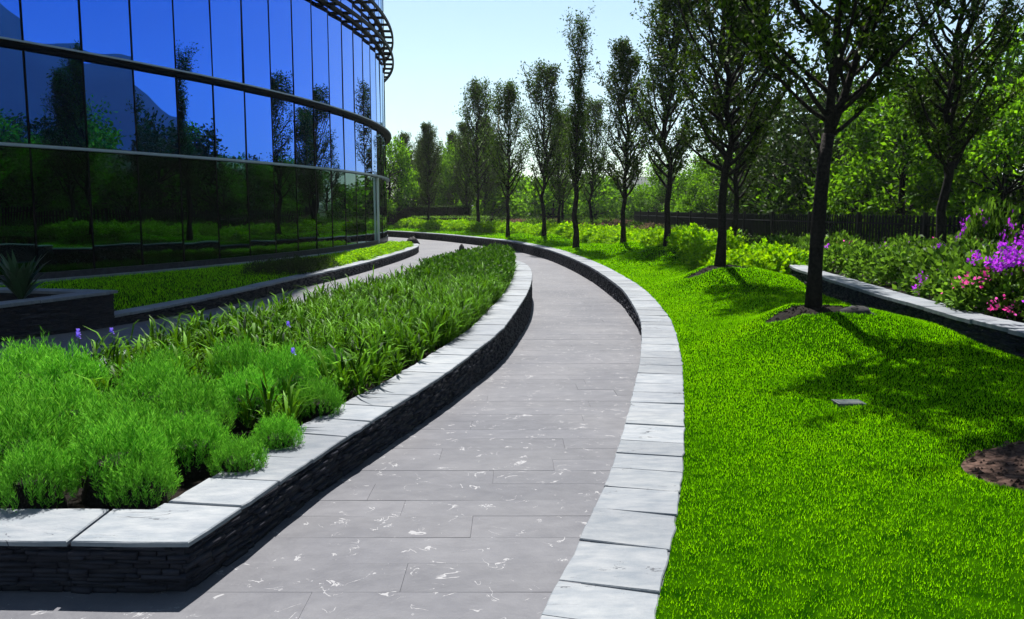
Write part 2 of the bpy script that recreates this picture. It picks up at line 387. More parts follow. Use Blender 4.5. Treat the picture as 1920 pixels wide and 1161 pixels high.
def gdens(c):
    d = np.hypot(c[:, 0], c[:, 1]); k = np.interp(d, [2.5, 5, 8, 12, 20, 35, 60], [8500, 6800, 4200, 2500, 1100, 420, 150])
    vis = (c[:, 1] > 1.6) & (np.abs(c[:, 0]) < c[:, 1] * .66 + .6)
    return k * vis
P = scatter_on(LV, LF, gdens, 3)
P = P[~in_pit(P[:, 0], P[:, 1], .92)]
d = np.hypot(P[:, 0], P[:, 1])
V, F = blades(P, np.interp(d, [2.5, 6, 15, 40], [.013, .017, .026, .055]), np.interp(d, [2.5, 5, 12, 30, 60], [.0046, .0062, .012, .03, .06]), 4)
tag(obj('lawn_grass', np_mesh('lawn_grass', V, F, M['grass'])), 'short bright green mown turf on the mounded lawn', 'grass', kind='stuff')
# bare mulch in the pits
for i, (px, py, rx, ry) in enumerate(PITS):
    b = Buf(); k = 40; rg = np.random.RandomState(40 + i); V = [(px, py, float(z_lawn(px, py)) + (.012 if i > 9 else -.035))]; F = []
    for rr in (.35, .7, 1.04):
        for j in range(k):
            t = j * 2 * pi / k; x, yy = px + rx * rr * cos(t) , py + ry * rr * sin(t)
            V.append((x, yy, float(z_lawn(x, yy)) + (-.04 + .014 * rg.rand() if rr < 1 else -.05)))
    for j in range(k): F.append((0, 1 + j, 1 + (j+1) % k))
    for q in range(2):
        for j in range(k): F.append((1 + q*k + j, 1 + (q+1)*k + j, 1 + (q+1)*k + (j+1) % k, 1 + q*k + (j+1) % k))
    b.add(V, F); o = tag(obj('mulch_bed', b.mesh('mulch_bed', M['mulch' if i == 0 else 'soil'], True)), kind='structure')
    # clods
    n = 700 if i == 0 else 260
    rr = np.sqrt(rg.rand(n)) * .97; t = rg.rand(n) * 2 * pi
    x, yy = px + rx * rr * np.cos(t), py + ry * rr * np.sin(t)
    q = Buf()
    for u in range(n):
        s = .006 + .016 * rg.rand() ** 2; z = float(z_lawn(x[u], yy[u])) + -.034
        an = rg.rand() * 6; e = rg.rand(4) * .5 + .7
        ring = [(x[u] + s * e[w] * 1.6 * cos(an + w * pi / 2), yy[u] + s * e[w] * sin(an + w * pi / 2), z - .004) for w in range(4)]
        q.add(ring + [(x[u], yy[u], z + s * .9)], [(0, 1, 4), (1, 2, 4), (2, 3, 4), (3, 0, 4)])
    c = obj('bark_chips', q.mesh('bark_chips', M['mulch' if i == 0 else 'soil']), o); tag(c, kind='stuff')

# left lawn below the building (in its shade)
BC = (-50.1, 40.59); BR = 43.7
def arc(R, th): return (BC[0] + R * cos(th), BC[1] + R * sin(th))
Vl = []; Ls = []
LWN = normals2(LAWNW)                          # left of travel = towards the building
for p, nn in zip(LAWNW, LWN):
    q = p + nn * .3
    th = atan2(q[1] - BC[1], q[0] - BC[0]); e = np.array(arc(BR + .62, th))
    if p[1] > 40.2: continue
    # meet the kerb horizontally across
    for s in np.linspace(0, 1, 14):
        x, yy = q * (1 - s) + e * s; Vl.append((x, yy, LAWN_TOP - .035 + .03 * sin(s * pi)))
Vl = np.array(Vl); nr = len(Vl) // 14; I = np.arange(len(Vl)).reshape(nr, 14)
# extra strip towards the viewer, behind the box planter
x0 = Vl[:14].copy(); ext = []
for k in range(6, 0, -1): ext.append(x0 + np.array([-.55 * k, -1.0 * k + .2, 0]) * np.linspace(.0, 1, 14)[:, None])
Vl = np.vstack(ext + [Vl]); nr += 6; I = np.arange(len(Vl)).reshape(nr, 14)
Fl = np.stack([I[:-1, :-1], I[1:, :-1], I[1:, 1:], I[:-1, 1:]], -1).reshape(-1, 4)
tag(obj('lawn', np_mesh('lawn', Vl, Fl, M['turf'], True)), kind='structure')
P = scatter_on(Vl, Fl, lambda c: np.full(len(c), 420.0), 8)
P = P[(np.abs(P[:, 0]) < P[:, 1] * .64)]
V, F = blades(P, np.full(len(P), .05), np.full(len(P), .014), 9)
tag(obj('lawn_grass', np_mesh('lawn_grass', V, F, M['grass'])), 'mown grass strip in the shade of the glass building', 'grass', kind='stuff')

# ------------------------------------------------------------------ dry-stacked slate walls with coping slabs
def stones(P, Nout, zb, zt, seed, closed=False, hmin=.018, hmax=.042, lmin=.08, lmax=.34):
    """one mesh of many stone strips along polyline P, faces towards Nout"""
    rg = np.random.RandomState(seed); q = []; S = arclen(P); T = S[-1]; W = .06
    zmin = min(zb(p) for p in P); z = zt
    while z > zmin - .01:
        h = hmin + (hmax - hmin) * rg.rand() ** 1.6; s = -rg.rand() * lmax
        while s < T:
            ln = lmin + (lmax - lmin) * rg.rand(); s0, s1 = max(s, 0), min(s + ln - .004, T)
            if s1 - s0 > .03:
                pr = .004 + .026 * rg.rand() ** 1.3
                a0 = np.array([np.interp(s0, S, P[:, k]) for k in (0, 1)]); a1 = np.array([np.interp(s1, S, P[:, k]) for k in (0, 1)])
                n0 = np.array([np.interp((s0+s1)/2, S, Nout[:, k]) for k in (0, 1)]); n0 /= np.linalg.norm(n0) + 1e-9
                if zb(a0) < z + .02:
                    dz0, dz1 = rg.randn() * .002, rg.randn() * .002
                    j0, j1 = pr, pr + rg.randn() * .004
                    z0, z1 = z - h + .003, z
                    q.append([(*(a0 - n0*W), z0+dz0), (*(a1 - n0*W), z0+dz1), (*(a1 + n0*j1), z0+dz1), (*(a0 + n0*j0), z0+dz0),
                              (*(a0 - n0*W), z1+dz0), (*(a1 - n0*W), z1+dz1), (*(a1 + n0*j1*.9), z1+dz1), (*(a0 + n0*j0*.9), z1+dz0)])
            s += ln
        z -= h
    V = np.array(q).reshape(-1, 3); k = np.arange(len(q))[:, None, None] * 8
    F = (np.array([(0,3,2,1),(4,5,6,7),(2,3,7,6),(1,2,6,5),(3,0,4,7)])[None] + k).reshape(-1, 4)
    return V, F
def coping(P, Nin, width, ztop, parent, seed, slab=(.36, .5), over=.02, breaks=None, thick=.045):
    """slabs as separate objects; P outer edge, Nin towards inner edge"""
    rg = np.random.RandomState(seed); S = arclen(P); s = 0.0; T = S[-1]
    cuts = [0.0]
    if breaks: cuts = list(breaks)
    else:
        while True:
            s += slab[0] + (slab[1] - slab[0]) * rg.rand()
            if s > T - .2: break
            cuts.append(s)
        cuts.append(T)
    for c0, c1 in zip(cuts[:-1], cuts[1:]):
        g = .0014 + .002 * rg.rand()
        ss = [c0 + g] + [s for s in S if c0 + .06 < s < c1 - .06] + [c1 - g]
        while len(ss) < 5:
            i = int(np.argmax(np.diff(ss))); ss.insert(i + 1, (ss[i] + ss[i+1]) / 2)
        n = len(ss); sk = rg.randn() * .006; dz = rg.randn() * .002; tl = rg.randn() * .0015
        top = []; bot = []
        for side in (0, 1):
            for k, s in enumerate(ss if side == 0 else ss[::-1]):
                s2 = s + (sk if side else -sk) * (1 if k in (0, n-1) else .5)
                s2 = min(max(s2, c0 + g * .5), c1 - g * .5) if k in (0, n - 1) else s2
                p = np.array([np.interp(s2, S, P[:, q]) for q in (0, 1)]); nn = np.array([np.interp(s2, S, Nin[:, q]) for q in (0, 1)])
                off = (-over + rg.randn() * .0025) if side == 0 else (width + rg.randn() * .005)
                x, yy = p + nn * off; zt = (ztop(p) if callable(ztop) else ztop) + dz + (tl if side else -tl)
                top.append((x, yy, zt)); bot.append((x, yy, zt - thick))
        top = np.array(top); bot = np.array(bot); c = top.mean(0)
        m = len(top); ins = top.copy(); ins[:, :2] = c[:2] + (top[:, :2] - c[:2]) * (1 - .006 / np.maximum(.1, np.linalg.norm(top[:, :2] - c[:2], axis=1)))[:, None]
        low = top.copy(); low[:, 2] -= .005
        q = Buf(); V = np.vstack([ins, low, bot]) - c
        F = []
        for i in range(n - 1): F.append((i, i + 1, m - 2 - i, m - 1 - i))
        for i in range(m):
            j = (i + 1) % m; F.append((m + i, m + j, j, i)); F.append((2*m + i, 2*m + j, m + j, m + i))
        F.append(tuple(2*m + i for i in range(m))[::-1])
        q.add(V, F); me = q.mesh('coping_slab', M['coping']); 
        obj('coping_slab', me, parent, tuple(c))
def core(P, Nin, w, zb, zt, name, parent, mat, inset=.03):
    q = Buf(); n = len(P); V = []; F = []
    for p, nn in zip(P, Nin):
        a0 = p + nn * inset; a1 = p + nn * (w - .02)
        V += [(*a0, zb(p) - .05), (*a0, zt(p)), (*a1, zt(p)), (*a1, zb(p) - .05)]
    for i in range(n - 1):
        for k in range(4): F.append((i*4 + k, i*4 + (k+1) % 4, (i+1)*4 + (k+1) % 4, (i+1)*4 + k))
    q.add(V, F); return obj(name, q.mesh(name, mat), parent)

# kerb wall on the right of the path
kerb = empty('kerb_wall', (0, 0, 0), 'long curving slate kerb between the path and the mounded lawn', 'kerb')
sel = CURB_IN[:-4]; seln = CN[:-4]
coping(sel, seln, CURB_W, .006, kerb, 11, (.3, .5), over=.012, thick=.05)
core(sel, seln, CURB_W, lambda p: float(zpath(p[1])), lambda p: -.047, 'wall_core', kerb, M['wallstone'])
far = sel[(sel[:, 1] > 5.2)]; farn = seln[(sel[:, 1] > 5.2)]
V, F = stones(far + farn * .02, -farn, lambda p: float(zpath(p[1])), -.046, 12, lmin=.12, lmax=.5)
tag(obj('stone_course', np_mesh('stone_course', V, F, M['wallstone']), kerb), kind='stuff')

# island planter between the two paths
isl = empty('island_planter', (0, 0, 0), 'low slate-walled planter island filled with green plants between the two paths', 'planter')
c0 = len(isl_r) - 1
loop = np.vstack([ISL, ISL[:1]]); loopn = np.vstack([ISL_N, ISL_N[:1]])
# start the loop on the front edge so that the corner slab is one piece
k0 = len(ISL) - 2
loop = np.vstack([ISL[k0:], ISL[:k0 + 1]]); loopn = np.vstack([ISL_N[k0:], ISL_N[:k0 + 1]])
S = arclen(loop)
corner = S[len(ISL) - k0]
rg = np.random.RandomState(21); br = [0.0, corner + .42]
while br[-1] < S[-1] - .7: br.append(br[-1] + .36 + .16 * rg.rand())
br.append(S[-1])
coping(loop, loopn, .37, ISL_TOP, isl, 22, breaks=br, over=.006, thick=.022)
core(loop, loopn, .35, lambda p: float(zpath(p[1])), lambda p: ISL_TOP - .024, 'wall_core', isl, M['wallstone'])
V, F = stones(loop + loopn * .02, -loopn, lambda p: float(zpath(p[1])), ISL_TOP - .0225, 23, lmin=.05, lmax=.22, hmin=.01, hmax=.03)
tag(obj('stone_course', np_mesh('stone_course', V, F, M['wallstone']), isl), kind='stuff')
inner = ISL + ISL_N * .33
b = Buf(); b.add([(x, yy, ISL_TOP - .06) for x, yy in inner], [tuple(range(len(inner)))])
obj('soil', b.mesh('soil', M['soil']), isl)

# wall round the left lawn
lw = empty('lawn_wall', (0, 0, 0), 'curved slate wall edging the lawn strip below the glass building', 'garden wall')
coping(LAWNW, LWN, .34, LAWN_TOP, lw, 31, (.4, .6))
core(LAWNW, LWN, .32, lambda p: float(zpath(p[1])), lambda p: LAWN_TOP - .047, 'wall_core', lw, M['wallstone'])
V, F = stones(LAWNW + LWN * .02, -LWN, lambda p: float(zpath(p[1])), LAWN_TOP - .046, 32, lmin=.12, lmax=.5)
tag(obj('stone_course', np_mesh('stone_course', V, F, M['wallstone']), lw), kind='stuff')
# box planter at the near end of that lawn
BOX = np.array([(-7.75, 8.6), (-7.3, 9.9), (-6.85, 11.34), (-6.5, 12.4), (-6.2, 13.3), (-7.3, 13.62), (-8.6, 13.9), (-10.2, 14.2)])
BOXN = normals2(BOX)
bx = empty('box_planter', (0, 0, 0), 'taller dark slate planter corner holding a spiky agave', 'planter')
coping(BOX, BOXN, .36, .29, bx, 41, (.5, .8))
core(BOX, BOXN, .34, lambda p: -.35, lambda p: .242, 'wall_core', bx, M['wallstone'])
V, F = stones(BOX + BOXN * .02, -BOXN, lambda p: -.32, .243, 42, lmin=.1, lmax=.4)
tag(obj('stone_course', np_mesh('stone_course', V, F, M['wallstone']), bx), kind='stuff')
q = BOX + BOXN * .3
b = Buf(); b.add([(x, yy, .2) for x, yy in q] + [(-11, 8.6, .2)], [tuple(range(len(q) + 1))]); obj('soil', b.mesh('soil', M['soil']), bx)
# flower-bed wall on the right
bw = empty('flower_bed_wall', (0, 0, 0), 'dark slate retaining wall with pale coping in front of the bougainvilleas', 'garden wall')
BN = -normals2(BEDW)
coping(BEDW, BN, .36, BED_TOP, bw, 51, (.5, .75))
core(BEDW, BN, .34, lambda p: 0.0, lambda p: BED_TOP - .047, 'wall_core', bw, M['wallstone'])
V, F = stones(BEDW + BN * .02, -BN, lambda p: .02, BED_TOP - .046, 52, lmin=.06, lmax=.3, hmin=.012, hmax=.034)
tag(obj('stone_course', np_mesh('stone_course', V, F, M['wallstone']), bw), kind='stuff')
# soil terraces behind it, out to the fence
FENCE = catmull([(15.5, 9.0), (13.2, 12.6), (11.0, 16.2), (9.6, 20), (8.6, 25), (8.0, 31), (7.7, 40), (7.4, 52)], .25)
b = Buf(); V = []; F = []
ys = np.linspace(1, 56, 60); fk = FENCE[:, 1].argsort()
for yy in ys:
    xa = np.interp(yy, BEDW[:, 1], BEDW[:, 0]) + .3 if yy < 18 else np.interp(yy, [18, 24, 32, 40, 50, 56], [6.3, 6.2, 5.9, 4.6, 2.4, 1.0])
    xb = np.interp(yy, FENCE[fk, 1], FENCE[fk, 0]) + .8 if yy > 9 else 16
    za = .36 if yy < 18 else .36 - .0 * yy
    for s in np.linspace(0, 1, 6): V.append((xa * (1-s) + xb * s, yy, np.interp(yy, [17.5, 20], [.36, .2]) + .06 * sin(pi * s) - (.35 if False else 0)))
for i in range(59):
    for j in range(5): F.append((i*6+j, i*6+j+1, (i+1)*6+j+1, (i+1)*6+j))
b.add(V, F); tag(obj('flower_bed_ground', b.mesh('flower_bed_ground', M['soil'], True)), kind='structure')

# ------------------------------------------------------------------ glass building
bld = empty('glass_building', (-12, 40, -.4), 'tall curved office building of blue mirror glass with projecting canopies', 'building')
def part(name, buf, mat, parent=bld, smooth=False):
    me = buf.mesh(name, mat, smooth); o = obj(name, me, parent)
    if parent is bld: o.matrix_parent_inverse = bld.matrix_basis.inverted()
    return o
bld.matrix_basis  # location set above
T0, DT = -.4806, .035
i0, i1 = -9, 27
LEV = [(.02, 2.95), (3.06, 5.2), (5.38, 9.05), (9.3, 10.2), (10.4, 14.2)]
rg = np.random.RandomState(77)
def arc_box(R0, R1, z0, z1, ta, tb, n):
    q = Buf(); V = []; F = []
    for t in np.linspace(ta, tb, n + 1):
        a0, a1 = arc(R0, t), arc(R1, t); V += [(*a0, z0), (*a1, z0), (*a1, z1), (*a0, z1)]
    for i in range(n):
        for k in range(4): F.append((i*4 + k, (i+1)*4 + k, (i+1)*4 + (k+1) % 4, i*4 + (k+1) % 4))
    F.append((0, 1, 2, 3)); F.append(tuple(n*4 + k for k in (3, 2, 1, 0)))
    q.add(V, F); return q
# dark body behind the glass and the storeys above the frame
q = Buf(); th = np.linspace(T0 + i0*DT, T0 + i1*DT, 40); ring = [arc(BR - .12, t) for t in th] + [(-30, 60), (-45, 40), (-35, 12)]
n = len(ring); q.add([(*p, -.6) for p in ring] + [(*p, 40.0) for p in ring], [tuple(range(n))[::-1], tuple(range(n, 2*n))] + [(i, (i+1) % n, n + (i+1) % n, n + i) for i in range(n)])
part('core', q, M['frame'])
part('upper_glazing', arc_box(BR - .1, BR - .02, 14.4, 39.5, th[0], th[-1], 36), M['glass'])
loc0 = Vector(bld.location)
for i in range(i0, i1):
    ta, tb = T0 + i*DT, T0 + (i+1)*DT
    pa, pb = np.array(arc(BR, ta)), np.array(arc(BR, tb)); dirv = pb - pa; wd = np.linalg.norm(dirv); dirv /= wd
    nn = np.array([dirv[1], -dirv[0]]); c = (pa + pb) / 2
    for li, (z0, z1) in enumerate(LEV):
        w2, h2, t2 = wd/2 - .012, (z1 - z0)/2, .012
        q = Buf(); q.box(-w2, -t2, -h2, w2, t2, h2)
        o = obj('pane', q.mesh('pane', M['glass_dark_reflection' if li == 0 else 'glass']), bld)
        yaw = atan2(dirv[1], dirv[0]) + radians(rg.randn() * .28); pit = radians(rg.randn() * .2)
        o.location = Vector((c[0], c[1], (z0 + z1)/2)) - loc0; o.rotation_euler = (pit, 0, yaw)
    q = Buf(); q.box(-.05, -.02, 0, .03, .02, 14.3)
    o = obj('mullion', q.mesh('mullion', M['frame']), bld); o.location = Vector((pa[0], pa[1], 0)) - loc0; o.rotation_euler = (0, 0, ta)
ta, tb, nseg = T0 + i0*DT, T0 + i1*DT, (i1 - i0) * 2
part('plinth', arc_box(BR - .1, BR + .07, -.5, .018, ta, tb, nseg), M['plinth'])
part('ledge', arc_box(BR - .03, BR + .2, 2.97, 3.04, ta, tb, nseg), M['ledge'])
cA = part('canopy', arc_box(BR - .05, BR + .3, 5.23, 5.31, ta, tb, nseg), M['frame'])
def sub(name, q, mat, par):
    o = obj(name, q.mesh(name, mat), par); return o
sub('canopy_edge', arc_box(BR + .303, BR + .33, 5.235, 5.312, ta, tb, nseg), M['frame'], cA)
sub('canopy_flashing', arc_box(BR + .28, BR + .342, 5.315, 5.355, ta, tb, nseg), M['ledge'], cA)
for zc in (9.18, 10.3):
    cB = part('canopy', arc_box(BR + .45, BR + .54, zc - .07, zc + .07, ta, tb, nseg), M['frame'])
    sub('wall_rail', arc_box(BR - .05, BR + .11, zc - .06, zc + .06, ta, tb, nseg), M['frame'], cB)
    for i in range(i0, i1):
        t = T0 + i * DT
        q = arc_box(BR + .112, BR + .448, zc - .05, zc + .05, t - .0016, t + .0016, 1); sub('bracket', q, M['frame'], cB)
q = Buf(); px, py = arc(BR + .03, .0); q.box(px, py - .06, -.35, px + .1, py + .06, 2.94); part('corner_post', q, M['silver'])
# narrow slate kerb at the foot of the facade
sk = empty('facade_kerb', (0, 0, 0), 'pale slate edging strip along the foot of the glass building', 'kerb')
th = np.arange(-.62, .02, .006); KP = np.array([arc(BR + .95, t) for t in th]); KN = -np.array([(cos(t), sin(t)) for t in th])
coping(KP, KN, .3, -.085, sk, 61, (.6, .9), thick=.08)
# dark gravel between kerb and glass, pale pebbles at the tip of the lawn
def gravel(name, fn, n, seed, mat, size, label):
    rg = np.random.RandomState(seed); q = []
    for _ in range(n):
        x, yy, z = fn(rg); s = size * (.6 + .8 * rg.rand()); an = rg.rand() * 6
        e = rg.rand(6) * .5 + .75
        q.append([(x + s*e[k]*cos(an + k*pi/2), yy + s*e[k]*sin(an + k*pi/2), z - .005) for k in range(4)] + [(x, yy, z + s*.7*e[5])])
    V = np.array(q).reshape(-1, 3); F = (np.array([(0,1,4),(1,2,4),(2,3,4),(3,0,4)])[None] + np.arange(n)[:, None, None]*5).reshape(-1, 3)
    tag(obj(name, np_mesh(name, V, F, mat)), label, 'gravel', kind='stuff')
part_g = arc_box(BR + .05, BR + .66, -.4, -.17, -.62, .06, 30); tag(obj('gravel_strip', part_g.mesh('gravel_strip', M['plinth'])), kind='structure')
tip = np.vstack([LAWNW[LAWNW[:, 1] > 38.6] + LWN[LAWNW[:, 1] > 38.6] * .3, [(-6.3, 42.1), (-6.3, 38.8)]])
b = Buf(); b.add([(x, yy, LAWN_TOP - .02) for x, yy in tip], [tuple(range(len(tip)))]); tag(obj('gravel_bed', b.mesh('gravel_bed', M['gravel'])), kind='structure')
gravel('pebble_gravel', lambda r: (-6.2 + 1.6 * r.rand(), 38.9 + 2.3 * r.rand(), LAWN_TOP - .015), 900, 64, M['gravel'], .03, 'pale pinkish pebbles at the rounded tip of the lawn wall')
def boulder(loc, s, label, seed, group=None):
    rg = np.random.RandomState(seed); q = Buf(); V = []; F = []; k, m = 12, 6
    for i in range(m + 1):
        ph = i / m * pi / 2
        for j in range(k):
            t = j * 2*pi/k; e = 1 + .14 * rg.randn() * (1 if i < m else 0)
            V.append((s[0]*e*cos(ph)*cos(t), s[1]*e*cos(ph)*sin(t), s[2]*(1 + .08*rg.randn())*sin(ph) - .02))
    for i in range(m):
        for j in range(k): F.append((i*k+j, i*k+(j+1) % k, (i+1)*k+(j+1) % k, (i+1)*k+j))
    q.add(V, F); tag(obj('garden_stone', q.mesh('garden_stone', M['rock'], True), None, loc), label, 'stone', group)
boulder((-4.62, 39.6, LAWN_TOP - .02), (.3, .25, .33), 'dark stone on the pebbles at the tip of the lawn wall', 1)
boulder((-2.15, 36.6, float(zpath(36))), (.15, .15, .38), 'small dark upright stone standing alone on the path', 2)
boulder((TREES[0][0] + .36, TREES[0][1] - .36, float(z_lawn(TREES[0][0] + .36, TREES[0][1] - .36)) - .02), (.2, .13, .09), 'flat dark stone at the mulch ring of the forked tree', 3)
q = Buf(); q.box(-.11, -.08, -.02, .11, .08, .006); q.box(-.09, -.06, .006, .09, .06, .009)
tag(obj('valve_cover', q.mesh('valve_cover', M['cover']), None, (2.67, 6.63, float(z_lawn(2.67, 6.63)) + .01)), 'small pale grey valve cover set in the shaded grass', 'cover')

# ------------------------------------------------------------------ vegetation generators
def leaf_quads(P, D, size, rg, wid=.42, fold=.25):
    """folded diamond leaves at P pointing along D"""
    n = len(P); D = D / (np.linalg.norm(D, axis=1)[:, None] + 1e-9)
    U = np.cross(D, rg.randn(n, 3)); U /= np.linalg.norm(U, axis=1)[:, None] + 1e-9
    W = np.cross(D, U); s = (size * (.6 + .8 * rg.rand(n)))[:, None]
    mid = P + D * s * .5; tip = P + D * s
    V = np.stack([P, mid + U * s * wid * .5 + W * s * fold * .3, tip, mid - U * s * wid * .5 + W * s * fold * .3], 1)
    return V.reshape(-1, 3), np.arange(n * 4).reshape(-1, 4)
def make_tree(seed, H, clear, spread, nl, leaves, lsize, r0=.1, fork=False, shape='oval', ns=7, up=.75, mat='leaf_row', airy=.10):
    rg = np.random.RandomState(seed); wood = Buf(); LP = []; LD = []
    def branch(p, d, L, r, n, upk, wob):
        pts = [np.array(p)]; d = np.array(d, float); d /= np.linalg.norm(d)
        for i in range(n):
            d = d + np.array([0, 0, upk / n]) + rg.randn(3) * wob; d /= np.linalg.norm(d); pts.append(pts[-1] + d * L / n)
        return np.array(pts)
    stems = []
    if fork:
        t = np.array([(.004*i*i, rg.randn()*.004*i, clear * i / 5) for i in range(6)])
        wood.tube(t, [r0 * (1.35 if i == 0 else 1.12 - .04*i) for i in range(6)], 10)
        for dirx, Lf, rf in ((-.1, 1.0, .68), (.36, .92, .62)):
            pts = branch(t[-1] - np.array([0, 0, .06]), (dirx, rg.randn()*.08, 1), (H - clear) * Lf, 0, 9, .35, .035)
            R = r0 * rf * np.linspace(1, .12, 10); wood.tube(pts, R, 8); stems.append((pts, R, 0.0))
    else:
        n = 12; pts = np.array([(rg.randn()*.02*min(i, 4), rg.randn()*.02*min(i, 4), H * i / n) for i in range(n + 1)])
        R = r0 * (1 - np.linspace(0, 1, n + 1)) ** .85 + .008; R[0] *= 1.3
        wood.tube(pts, R, 10); stems.append((pts, R, clear / H))
    ga = rg.rand() * 6
    for si, (pts, R, f0) in enumerate(stems):
        m = nl // len(stems)
        for k in range(m):
            f = f0 + (1 - f0) * (k + rg.rand() * .6) / m * .96; ii = f * (len(pts) - 1); i = int(min(ii, len(pts) - 2)); u = ii - i
            p = pts[i] * (1-u) + pts[i+1] * u; r = R[i] * (1-u) + R[i+1] * u
            g = (p[2] - clear) / (H - clear); g = min(max(g, 0), 1)
            if shape == 'oval': e = (.55 + .9 * g) if g < .45 else .95 - (g - .45) * 1.35
            elif shape == 'column': e = .42 + .12 * sin(g * 9) + (.25 if g > .78 else 0)
            elif shape == 'vase': e = .75 + .5 * g if g < .7 else 1.1 - (g - .7) * 1.6
            else: e = 1 - .6 * g
            L = max(.35, spread * e * (.75 + .5 * rg.rand()) * 1.25); ga += 2.4 + rg.randn() * .3
            out = 1.0 - .35 * g
            bp = branch(p, (cos(ga) * out, sin(ga) * out, up + .5 * g), L, 0, 6, .9, .09)
            br = max(.012, min(r * .6, .05)) * np.linspace(1, .2, 7); wood.tube(bp, br, 5, cap=False)
            for j in range(ns):
                v = .22 + .78 * (j + rg.rand()) / ns; jj = v * 6; a = int(min(jj, 5)); w = jj - a
                sp = bp[a] * (1-w) + bp[a+1] * w; dd = bp[a+1] - bp[a]; dd /= np.linalg.norm(dd)
                sl = L * (.22 + .3 * rg.rand()) * (1.15 - .5 * v)
                tp = branch(sp, dd * .7 + rg.randn(3) * .55 + np.array([0, 0, .35]), sl, 0, 3, .4, .16)
                wood.tube(tp, np.array([.008, .006, .004, .002]) * (1 + r * 4), 3, cap=False)
                nlv = max(3, int(leaves / (nl * ns) * (.5 + rg.rand())))
                tt = (.15 + .9 * rg.rand(nlv)) * 3; aa = np.clip(tt.astype(int), 0, 2); ww = (tt - aa)[:, None]
                q = tp[aa] * (1-ww) + tp[aa+1] * ww + rg.randn(nlv, 3) * airy
                LP.append(q); LD.append((tp[-1] - tp[0])[None] / max(sl, .1) * .5 + rg.randn(nlv, 3) * .7 + np.array([0, 0, -.1]))
    LP = np.concatenate(LP); LD = np.concatenate(LD)
    V, F = leaf_quads(LP, LD, lsize, rg)
    return wood.mesh('trunk', M['bark'], True), np_mesh('crown', V, F, M[mat])
def place_tree(name, meshes, loc, rz, sc, label, group, cat='tree'):
    e = empty(name, loc, label, cat, group, rz, sc)
    obj('trunk', meshes[0], e); obj('crown', meshes[1], e); return e
def make_broadleaf(seed, H, W, n, lsize, mat, low=.12):
    rg = np.random.RandomState(seed); wood = Buf()
    tp = np.array([(rg.randn()*.03*i, rg.randn()*.03*i, H*.75*i/5) for i in range(6)]); wood.tube(tp, np.linspace(.14, .03, 6), 8)
    LP = []; LD = []; nc = 26
    for c in range(nc):
        g = low + (1 - low) * (c + rg.rand()) / nc; a = c * 2.4 + rg.rand(); rad = W * (.25 + .75 * sin(pi * min(.95, max(.08, g * .85 + .12)))) * (.35 + .65 * rg.rand() ** .5)
        ce = np.array([cos(a)*rad, sin(a)*rad, H * g * .93]); s = np.array([.34, .34, .26]) * W * (.6 + .6 * rg.rand())
        st = tp[min(4, int(g * 5))]; wood.tube(np.array([st, (st + ce)/2 + rg.randn(3)*.1, ce]), [.04, .025, .01], 4, cap=False)
        m = int(n / nc); d = rg.randn(m, 3); d /= np.linalg.norm(d, axis=1)[:, None]
        k = rg.rand(m, 1) ** .4; LP.append(ce + d * s * k * (1 + .25 * rg.randn(m, 1))); LD.append(d + rg.randn(m, 3) * .7)
    V, F = leaf_quads(np.concatenate(LP), np.concatenate(LD), lsize, rg, wid=.5)
    return wood.mesh('trunk', M['bark'], True), np_mesh('crown', V, F, M[mat])
def dome_leaves(rg, n, rx, ry, h, lsize, wid=.45, lump=.18, z0=.02):
    a = rg.rand(n) * 2*pi; ph = np.arcsin(rg.rand(n) ** .8); k = (.72 + .28 * rg.rand(n)) * (1 + lump * np.sin(3*a + rg.rand()*6) * np.cos(ph * 3) + lump * .6 * np.sin(7*a + 5*ph))
    P = np.stack([rx*k*np.cos(ph)*np.cos(a), ry*k*np.cos(ph)*np.sin(a), z0 + h*k*np.sin(ph)], 1)
    D = np.stack([np.cos(ph)*np.cos(a), np.cos(ph)*np.sin(a), np.sin(ph) + .3], 1) + rg.randn(n, 3) * .6
    return P, D
def make_bush(seed, n, rx, ry, h, lsize, mat, wid=.42, jit=0, **kw):
    rg = np.random.RandomState(seed); P, D = dome_leaves(rg, n, rx, ry, h, lsize, **kw)
    D = D + rg.randn(*D.shape) * jit
    V, F = leaf_quads(P, D, lsize, rg, wid=wid); return np_mesh('foliage', V, F, M[mat])
STEM = {}
def bush_stems(h):
    k = round(h, 1)
    if k not in STEM:
        rg = np.random.RandomState(3); q = Buf()
        for i in range(7):
            a = i * .9; q.tube([(0.03*cos(a), .03*sin(a), -.05), (h*.25*cos(a), h*.25*sin(a), h*.45), (h*.5*cos(a), h*.5*sin(a), h*.8)], [.012, .009, .004], 4, cap=False)
        STEM[k] = q.mesh('stem', M['bark'])
    return STEM[k]
def place_bush(name, me, loc, rz, sc, label, group, cat='shrub', h=.5, blossoms=None):
    e = empty(name, loc, label, cat, group, rz, sc); obj('foliage', me, e); obj('stem', bush_stems(h), e)
    if blossoms: obj('blossoms', blossoms, e)
    return e

